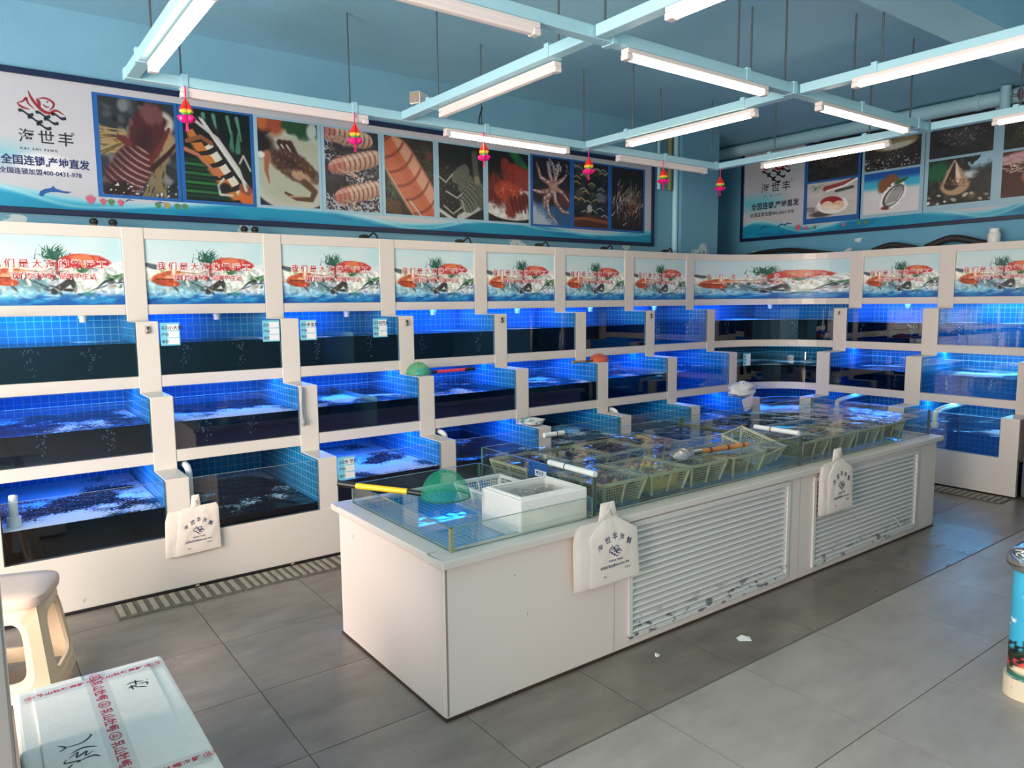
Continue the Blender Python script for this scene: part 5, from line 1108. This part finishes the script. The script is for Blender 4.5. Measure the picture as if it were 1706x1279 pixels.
lump('plastic_bag', 'crumpled white plastic bag draped on the column cap before the curved corner', (6.32, 4.58, .736), (.17, .11, .078), 6, two('printed_white_film', S(232, 230, 226), S(224, 222, 222)))
m = MB(); P = [(6.16, 4.468, .655), (6.33, 4.464, .70), (6.325, 4.458, .60), (6.27, 4.452, .555), (6.20, 4.456, .535)]; m.extr(P, (0, .006, 0)); o = m.build('hanging_flap', BAGM, None)
o.parent = [q for q in bpy.data.objects if q.get('label', '').startswith('crumpled white plastic bag draped')][0]
# grey dip handle on the second column
T = thing('scoop', 'long grey scoop hanging on the second full column from the left, middle row', 'scoop', (1.768, 4.75, 1.09))
MB().tube(bez([(1.772, 4.758, 1.095), (1.768, 4.748, 1.07), (1.762, 4.745, .97), (1.768, 4.745, .88)]), .011, 10).build('handle', plain('grey_plastic', S(150, 156, 160), .3), T, 50); MB().ball((1.77, 4.742, .862), (.019, .013, .028), 12, 8).build('bowl', MATS['grey_plastic'], T, 60)
# ------------------------------------------------------------------ price cards
def tagc(F, w, h, label, head, blue=False):
    o = F @ Vector((0, 0, 0)); T = thing('price_card', label, 'price card', tuple(o), 'price cards on the tanks')
    def q(m, x0, x1, y0, y1, z0, z1): P = [F @ Vector(p) for p in ((x0, y0, z0), (x1, y0, z0), (x1, y1, z0), (x0, y1, z0))]; n = F @ Vector((0, 0, z1))-F @ Vector((0, 0, z0)); return m.extr(P, n)
    q(MB(), 0, w, 0, h, 0, .003).build('card', BLU if blue else TAGB, T)
    m = MB()
    for k in range(3): q(m, w*.36, w*.95, h*(.06+.30*k), h*(.32+.30*k), .003, .0036)
    if blue: m = MB(); q(m, w*.35, w*.95, h*.08, h*.5, .003, .0036)
    m.build('white_fields', PAPER, T)
    m = MB(); Fz = F @ Matrix.Translation((0, 0, .0042))
    for k, s in enumerate(('单价', '产地', '品名')): text(s, h*.16, Fz @ Matrix.Translation((w*.04, h*(.12+.30*k), 0)), INK, T)
    if head: write(m, head, h*(.20 if not blue else .28), Fz @ Matrix.Translation((w*.40, h*(.70 if not blue else .2), 0)), 0, .0006); m.build('lettering', INK, T)
tz = 4.4745
def TL(x, z, d): return LEFTF(x, Y0+D[d]-.001, z)
tagc(TL(.985, 1.395, 2), .115, .145, 'price card at the left end of the second top-row tank', '小大黄')
tagc(TL(1.628, 1.395, 2), .118, .145, 'blank price card at the right end of the second top-row tank', '')
tagc(TL(1.893, 1.395, 2), .118, .142, 'price card at the left end of the third top-row tank', '多宝鱼')
tagc(TL(2.453, 1.395, 2), .118, .14, 'price card at the right end of the third top-row tank', '石斑鱼')
tagc(TL(1.89, .495, 0), .118, .155, 'price card on the bottom-row tank behind the yellow net handle', '竹节虾')
p = sub(bay_line(7, D[1]), .10, .16)
dv = (p[-1]-p[0]).normalized(); tagc(frame((p[0].x, p[0].y-.003, .955), (dv.x, dv.y, 0), (0, 0, 1)), .105, .13, 'price card on the middle-row curved corner tank', '')
tagc(frame((2.2535, 2.905, .775), (0, -1, 0), (0, 0, 1)), .15, .075, 'dark blue name card hung on the glass between foam box and long tank', '扇贝王', True)
# ------------------------------------------------------------------ foreground: stool, taped foam box, steel cabinet, freezer, cooler
CRM = plain('cream_plastic', S(232, 208, 176), .4); PKB = plain('pink_beige_plastic', S(222, 194, 178), .6, spec=.3)
ST = thing('plastic_stool', 'cream plastic stool with a dusty pink seat beside the left tank base', 'stool', (.052, 3.745, 0))
def half(z): return .222+(.165-.222)*min(1, z/.42)
def sq(s, z, rr=6.):       # point on the rounded square outline: side coordinate s in [-1,1], local side facing -y
    a = half(z); x, y = s*a, -a; k = 1/((abs(s)**rr+1)**(1/rr)); return x*k, y*k
SA = -.30
def st_pt(side, s, z):
    x, y = sq(s, z); a = side*math.pi/2+SA; return (.052+x*math.cos(a)-y*math.sin(a), 3.745+x*math.sin(a)+y*math.cos(a), z)
for side in range(4):
    N = 64; inner = []; outer = []; mid = []
    for k in range(N):
        t = 2*math.pi*k/N; c, s = math.cos(t), math.sin(t)
        ex = abs(c)**(.45)*math.copysign(1, c); ez = abs(s)**(.6 if s > 0 else .3)*math.copysign(1, s)
        inner.append((ex*.58, .225+ez*.125)); mid.append((ex*.68, .222+ez*.15))
        q = max(abs(c), abs(s)); outer.append((c/q, .215+s/q*(.20 if s > 0 else .19)))
    m = MB(); dep = .012
    def pt(p, ind=0):
        x, y, z = st_pt(side, p[0], p[1]); ctr = Vector((.052, 3.745, z)); d = (ctr-Vector((x, y, z))).normalized(); return Vector((x, y, z))+d*ind
    V = [pt(p) for p in outer]+[pt(p) for p in mid]+[pt(p, .008) for p in mid]+[pt(p, .008) for p in inner]+[pt(p, .022) for p in inner]
    V += [pt(p, .016) for p in outer]
    F_ = []
    for r in range(5): F_ += [(r*N+k, r*N+(k+1) % N, (r+1)*N+(k+1) % N, (r+1)*N+k) for k in range(N)]
    m.add(V, F_); m.build('side_panel', CRM, ST, 35)
m = MB(); prof = [(.0, .165), (.168, .42), (.178, .415), (.182, .432), (.178, .452), (.168, .460), (0.0, .462)]
n = 48; V = []; rings = [(.172, .408), (.180, .410), (.184, .430), (.180, .450), (.168, .459), (.10, .4605), (.02, .4605)]
for a_, z in rings:
    for k in range(n):
        t = 2*math.pi*k/n; c, s = math.cos(t), math.sin(t); q = (abs(c)**5+abs(s)**5)**(-1/5); x, y = a_*c*q, a_*s*q; V.append((.052+x*math.cos(SA)-y*math.sin(SA), 3.745+x*math.sin(SA)+y*math.cos(SA), z))
m.add(V, [(r*n+k, r*n+(k+1) % n, (r+1)*n+(k+1) % n, (r+1)*n+k) for r in range(len(rings)-1) for k in range(n)]+[tuple((len(rings)-1)*n+k for k in range(n)), tuple(range(n))[::-1]]); m.build('seat', PKB, ST, 40)
# taped foam box
bz = .38; X0b, X1b, Y0b, Y1b = .034, .490, 1.98, 2.852
BX = thing('foam_box', 'closed white foam box with red printed tape and black handwriting on its lid', 'foam box', ((X0b+X1b)/2, (Y0b+Y1b)/2, 0))
MB().box(X0b+.008, X1b-.008, Y0b+.008, Y1b-.008, 0, bz-.055).build('box_body', FOAM, BX, bevel=.02, seg=3)
MB().box(X0b, X1b, Y0b, Y1b, bz-.054, bz-.006).build('lid', FOAM, BX, bevel=.016, seg=3)
lp = MB().box(X0b+.05, X1b-.05, Y0b+.06, Y1b-.06, bz-.010, bz).build('lid_panel', FOAM, BX, bevel=.006)
lp2 = MB().box(X0b+.06, X0b+.2, Y1b-.045, Y1b-.012, bz-.010, bz-.002).build('lid_rib', FOAM, BX, bevel=.004)
TAPE = thin_glass('clear_tape', (.96, .955, .95, 1), .03, .35)
DF = frame((0, 0, bz+.0006), (1, 0, 0), (0, 1, 0))
def tape(x0, x1, y0, y1): MB().box(x0, x1, y0, y1, bz-.0002, bz+.0004).build('clear_tape', TAPE, BX)
tape(.235, .30, Y0b+.02, Y1b-.02); tape(X0b+.02, X1b-.02, 2.735, 2.80); tape(X0b+.02, X1b-.02, 2.06, 2.125)
m = MB(); random.seed(4)
REDB = plain('tape_red', S(204, 44, 58), .5)
def stampline(o, d, L, s, phr):
    d = Vector(d); t = .0
    while t < L-.02:
        p = Vector(o)+d*t
        n = Vector((-d.y, d.x, 0)); c = p+d*s*.6
        for rr in (1.0,): ribbon(m, [((c+d*math.cos(a)*s*.62+n*math.sin(a)*s*.42).x, (c+d*math.cos(a)*s*.62+n*math.sin(a)*s*.42).y) for a in [k*math.pi/5 for k in range(11)]], s*.10, Matrix.Translation((0, 0, bz+.0008)), 0, False)
        write(m, '山', s*.6, frame((c.x-d.x*s*.3-n.x*s*.2, c.y-d.y*s*.3-n.y*s*.2, bz+.0008), d, n), 0, .0008); t += s*1.5
        for ch in phr:
            if t > L-.02: break
            p = Vector(o)+d*t-n*s*.38; write(m, ch, s, frame((p.x, p.y, bz+.0008), d, n), 0, .0007); t += s*1.05
        t += s*.3
stampline((.268, Y1b-.04, 0), (0, -1, 0), .78, .036, '乳山牡蛎'); stampline((X0b+.03, 2.765, 0), (1, .02, 0), .41, .022, '乳山牡蛎海鲜'); stampline((X0b+.03, 2.09, 0), (1, .02, 0), .41, .024, '乳山牡蛎海鲜')
m.build('tape_print', REDB, BX)
m = MB(); PEN = plain('marker_ink', S(52, 50, 50), .6)
def pen(strokes, ox, oy, s):
    for st in strokes: ribbon(m, [(ox+x*s, oy+y*s) for x, y in st], .006, Matrix.Translation((0, 0, bz+.0010)), 0)
pen([[(0, .9), (.2, .6), (.0, .45)], [(.2, .6), (.7, .6), (1, .9), (.95, 1.0)], [(.3, .1), (.7, .25), (1.1, .05)], [(.2, -.2), (.5, .05), (.45, -.25), (.75, -.05), (.7, -.3), (.95, -.15)], [(.15, -.2), (.1, -.4), (.5, -.5), (.4, -.62)], [(.5, -.5), (.9, -.45), (1.1, -.65)], [(.1, -.8), (.3, -.6)]], .125, 2.33, .085)
pen([[(0, .8), (.4, .9), (.9, .7)], [(.5, 1.1), (.45, .4)], [(.0, .3), (.3, .45), (.5, .1)], [(.2, .6), (.25, 0)], [(.6, .5), (1.0, .45), (.95, .1)], [(.5, .2), (.9, -.1)], [(1.05, .8), (1.1, .75)]], .345, 2.62, .06)
m.build('handwriting', PEN, BX)
# stainless cabinet whose corner shows at the lower left edge
CB = thing('steel_cabinet', 'brushed steel cabinet corner at the lower left picture edge', 'cabinet', (-.3, 1.9, 0))
MB().box(-.62, .016, 1.55, 2.45, .08, 1.55).build('cabinet_body', STEEL, CB, bevel=.006); MB().box(-.63, .022, 1.54, 2.46, 1.55, 1.58).build('top_panel', STEEL, CB, bevel=.004)
for x in (-.58, -.03):
    for y in (1.6, 2.4): MB().tube([(x, y, 0), (x, y, .085)], .02, 10).build('leg', BLACK, CB, 50)
# chest freezer at the right edge
FZ = thing('chest_freezer', 'blue sea-printed chest freezer with a chrome rim at the right picture edge', 'freezer', (3.8, .4, 0))
def rrect(x0, x1, y0, y1, r, n=8):
    P = []
    for cx, cy, a0 in ((x1-r, y1-r, 0), (x0+r, y1-r, 90), (x0+r, y0+r, 180), (x1-r, y0+r, 270)):
        for k in range(n+1): a = math.radians(a0+90*k/n); P.append((cx+r*math.cos(a), cy+r*math.sin(a)))
    return P
def prism(P, z0, z1): return MB().extr([(x, y, z0) for x, y in P], (0, 0, z1-z0))
fx = (3.372, 4.25, -.25, 1.135)
prism(rrect(*fx, .07), .085, .535).build('freezer_body', plain('freezer_blue', S(66, 170, 200), .35), FZ, 40)
prism(rrect(fx[0]-.012, fx[1]+.012, fx[2]-.012, fx[3]+.012, .08), 0, .085).build('skirt', worn('rusty_cream', S(214, 200, 176), S(110, 62, 40), .60, (1, 1, 1), .5), FZ, 40)
m = MB(); rr = [(-.004, .53), (.016, .538), (.028, .555), (.030, .575), (.024, .60), (.008, .618), (-.03, .626), (-.06, .628)]; L = [rrect(fx[0]-o_, fx[1]+o_, fx[2]-o_, fx[3]+o_, .08+o_) for o_, z in rr]; n = len(L[0])
m.add([(x, y, rr[j][1]) for j in range(len(rr)) for x, y in L[j]], [(j*n+k, j*n+(k+1) % n, (j+1)*n+(k+1) % n, (j+1)*n+k) for j in range(len(rr)-1) for k in range(n)]); m.build('chrome_rim', CHROME, FZ, 50)
prism(rrect(fx[0]+.055, fx[1]-.055, fx[2]+.055, fx[3]-.055, .04), .60, .632).build('lid', plain('white_lid', S(226, 226, 222), .3), FZ, bevel=.004); MB().box(fx[0]+.10, fx[0]+.17, .85, 1.02, .632, .646).build('lid_grip', BLACK, FZ, bevel=.006)
a = Art(150, 60, (64, 172, 206), 61); a.mix(a.V*.5, (40, 150, 196)); a.mul(.95+.1*a.noise(6, 3))
for (x, y, c) in ((.30, .22, (236, 240, 240)), (.30, .18, (150, 60, 110)), (.62, .30, (236, 240, 240)), (.62, .26, (150, 60, 110))): a.mix(a.ell(x, y, .14, .05, .1, .2), c)
for x, y in ((.22, .46), (.2, .52), (.5, .5), (.45, .12)): a.mix(a.ell(x, y, .03, .018, .4), (240, 244, 244))
a.mix(a.ell(.36, .50, .10, .04, 0, .2), (40, 80, 160)); a.mix(np.clip((a.V-.72-.10*(a.noise(9, 2)-.3))*30, 0, 1), (30, 40, 36))
for x in (.16, .30, .44, .6, .8): a.mix(a.ell(x, .84, .22, .10, 0, .2, .6), (214, 74, 66) if x != .44 else (190, 60, 90)); a.mix(a.ell(x-.03, .92, .16, .05, 0, .3, .5), (226, 206, 176))
a.spikes(50, .16, .80, .05, .04, .14, .02, (26, 34, 34), -1.4, .5); a.spikes(60, .5, .8, .3, .04, .12, .02, (40, 60, 44), -1.4, .5); a.mix(np.clip((a.V-.93)*20, 0, 1), (50, 110, 90))
PP = [(3.75, 1.1365)]+[(x, y) for x, y in rrect(fx[0]-.0015, fx[1], fx[2], fx[3]+.0015, .0715)[9:18]]+[(fx[0]-.0015, -.18)]
def ff(u, v):
    P = [Vector(p) for p in PP]; L = [0]
    for p, q in zip(P, P[1:]): L.append(L[-1]+(q-p).length)
    return np.interp(u*L[-1], L, [p.x for p in P]), np.interp(u*L[-1], L, [p.y for p in P]), .088+.443*v
print_mesh('sea_print', a, ff, FZ)
# glass door cooler on the right
CO = thing('glass_door_cooler', 'tall steel framed glass-door cooler at the right edge past the tank rack', 'cooler', (7.15, 1.75, 0))
MB().box(6.80, 7.55, 1.45, 2.235, .03, 1.95).build('cabinet_body', plain('cooler_grey', S(120, 124, 126), .4), CO, bevel=.01)
m = MB()
for a_ in ((1.46, 2.225, .06, .11), (1.46, 2.225, 1.88, 1.93), (1.46, 1.51, .11, 1.88), (2.165, 2.225, .11, 1.88)): m.box(6.755, 6.80, a_[0], a_[1], a_[2], a_[3])
m.build('door_frame', STEEL, CO, bevel=.008); MB().box(6.77, 6.778, 1.51, 2.165, .11, 1.88).build('door_glass', thin_glass('green_door_glass', (.5, .66, .64, 1), .06), CO)
MB().tube([(6.735, 2.19, .7), (6.735, 2.19, 1.2)], .012, 10).build('handle', CHROME, CO, 50)
for y in (1.5, 2.18): MB().tube([(6.86, y, 0), (6.86, y, .035)], .025, 10).build('foot', BLACK, CO)
# floor drains with ridged covers
DRN = [plain('drain_groove', S(116, 106, 94), .8, var=.25, scale=20), plain('drain_stone', S(164, 154, 138), .7, var=.25, scale=20)]
def drain(label, o, d, L, w, n):
    d = Vector(d); s = Vector((-d.y, d.x, 0)); m = MB(); o = Vector(o)
    m.extr([o, o+d*L, o+d*L+s*w, o+s*w], (0, 0, .004))
    for k in range(n):
        a = o+d*(L*(k+.25)/n); m.extr([a+Vector((0, 0, .004))+s*.02, a+d*(L/n*.5)+Vector((0, 0, .004))+s*.02, a+d*(L/n*.5)+s*(w-.02)+Vector((0, 0, .004)), a+s*(w-.02)+Vector((0, 0, .004))], (0, 0, .007), 1)
    o_ = m.build('drain_cover', DRN, None, bevel=.003); tag(o_, label, 'drain cover', 'ridged drain covers along the tank bases')
for k, (x, L) in enumerate(((.535, .66), (1.20, .58), (1.785, .60), (2.39, .6))): drain(f'ridged stone drain cover along the left tank base, {ORD[k]} from the stool', (x, 4.225, .001), (1, 0, 0), L-.006, .225, 12)
for k, y in enumerate((3.52, 2.90)): drain('ridged stone drain cover at the right tank base, '+('behind the counter end' if k == 0 else 'nearer the cooler'), (6.56, y, .001), (0, -1, 0), .61, .215, 12)
o = bpy.data.objects
MB().box(-.06, 6.4, 4.462, 4.474, 0, .013).build('base_gap_shadow', plain('gap_shadow_black', S(16, 14, 12), .8), rackL)  # black strip stands for the shade in the gap under the base
# litter
def scrap(label, c, s, rz):
    m = MB(); A = [(-1, -.6, .0012), (.9, -.7, .0012), (1.1, .5, .004), (-.2, .8, .012), (-1.1, .4, .002)]; cs, sn = math.cos(rz), math.sin(rz)
    P = [Vector((c[0]+s*(x*cs-y*sn), c[1]+s*(x*sn+y*cs), z)) for x, y, z in A]; m.extr(P, (0, 0, .0006)); tag(m.build('paper_scrap', PAPER, None), label, 'paper scrap')
scrap('torn white paper scrap on the dark floor before the far end of the counter', (2.943, 2.088), .032, -.6); scrap('tiny white paper scrap on the dark floor before the left louver panel', (2.483, 2.234), .014, .4)
random.seed(8)
for k, (x, y) in enumerate(((.98, 4.435), (1.55, 4.44), (1.92, 4.43))): tag(MB().ball((x, y, .02), (.012, .008, .006), 7, 5).build('shell_fragment', c4, None), f'pale shell fragment on the drain cover, {ORD[k]} from the left', 'shell fragment')
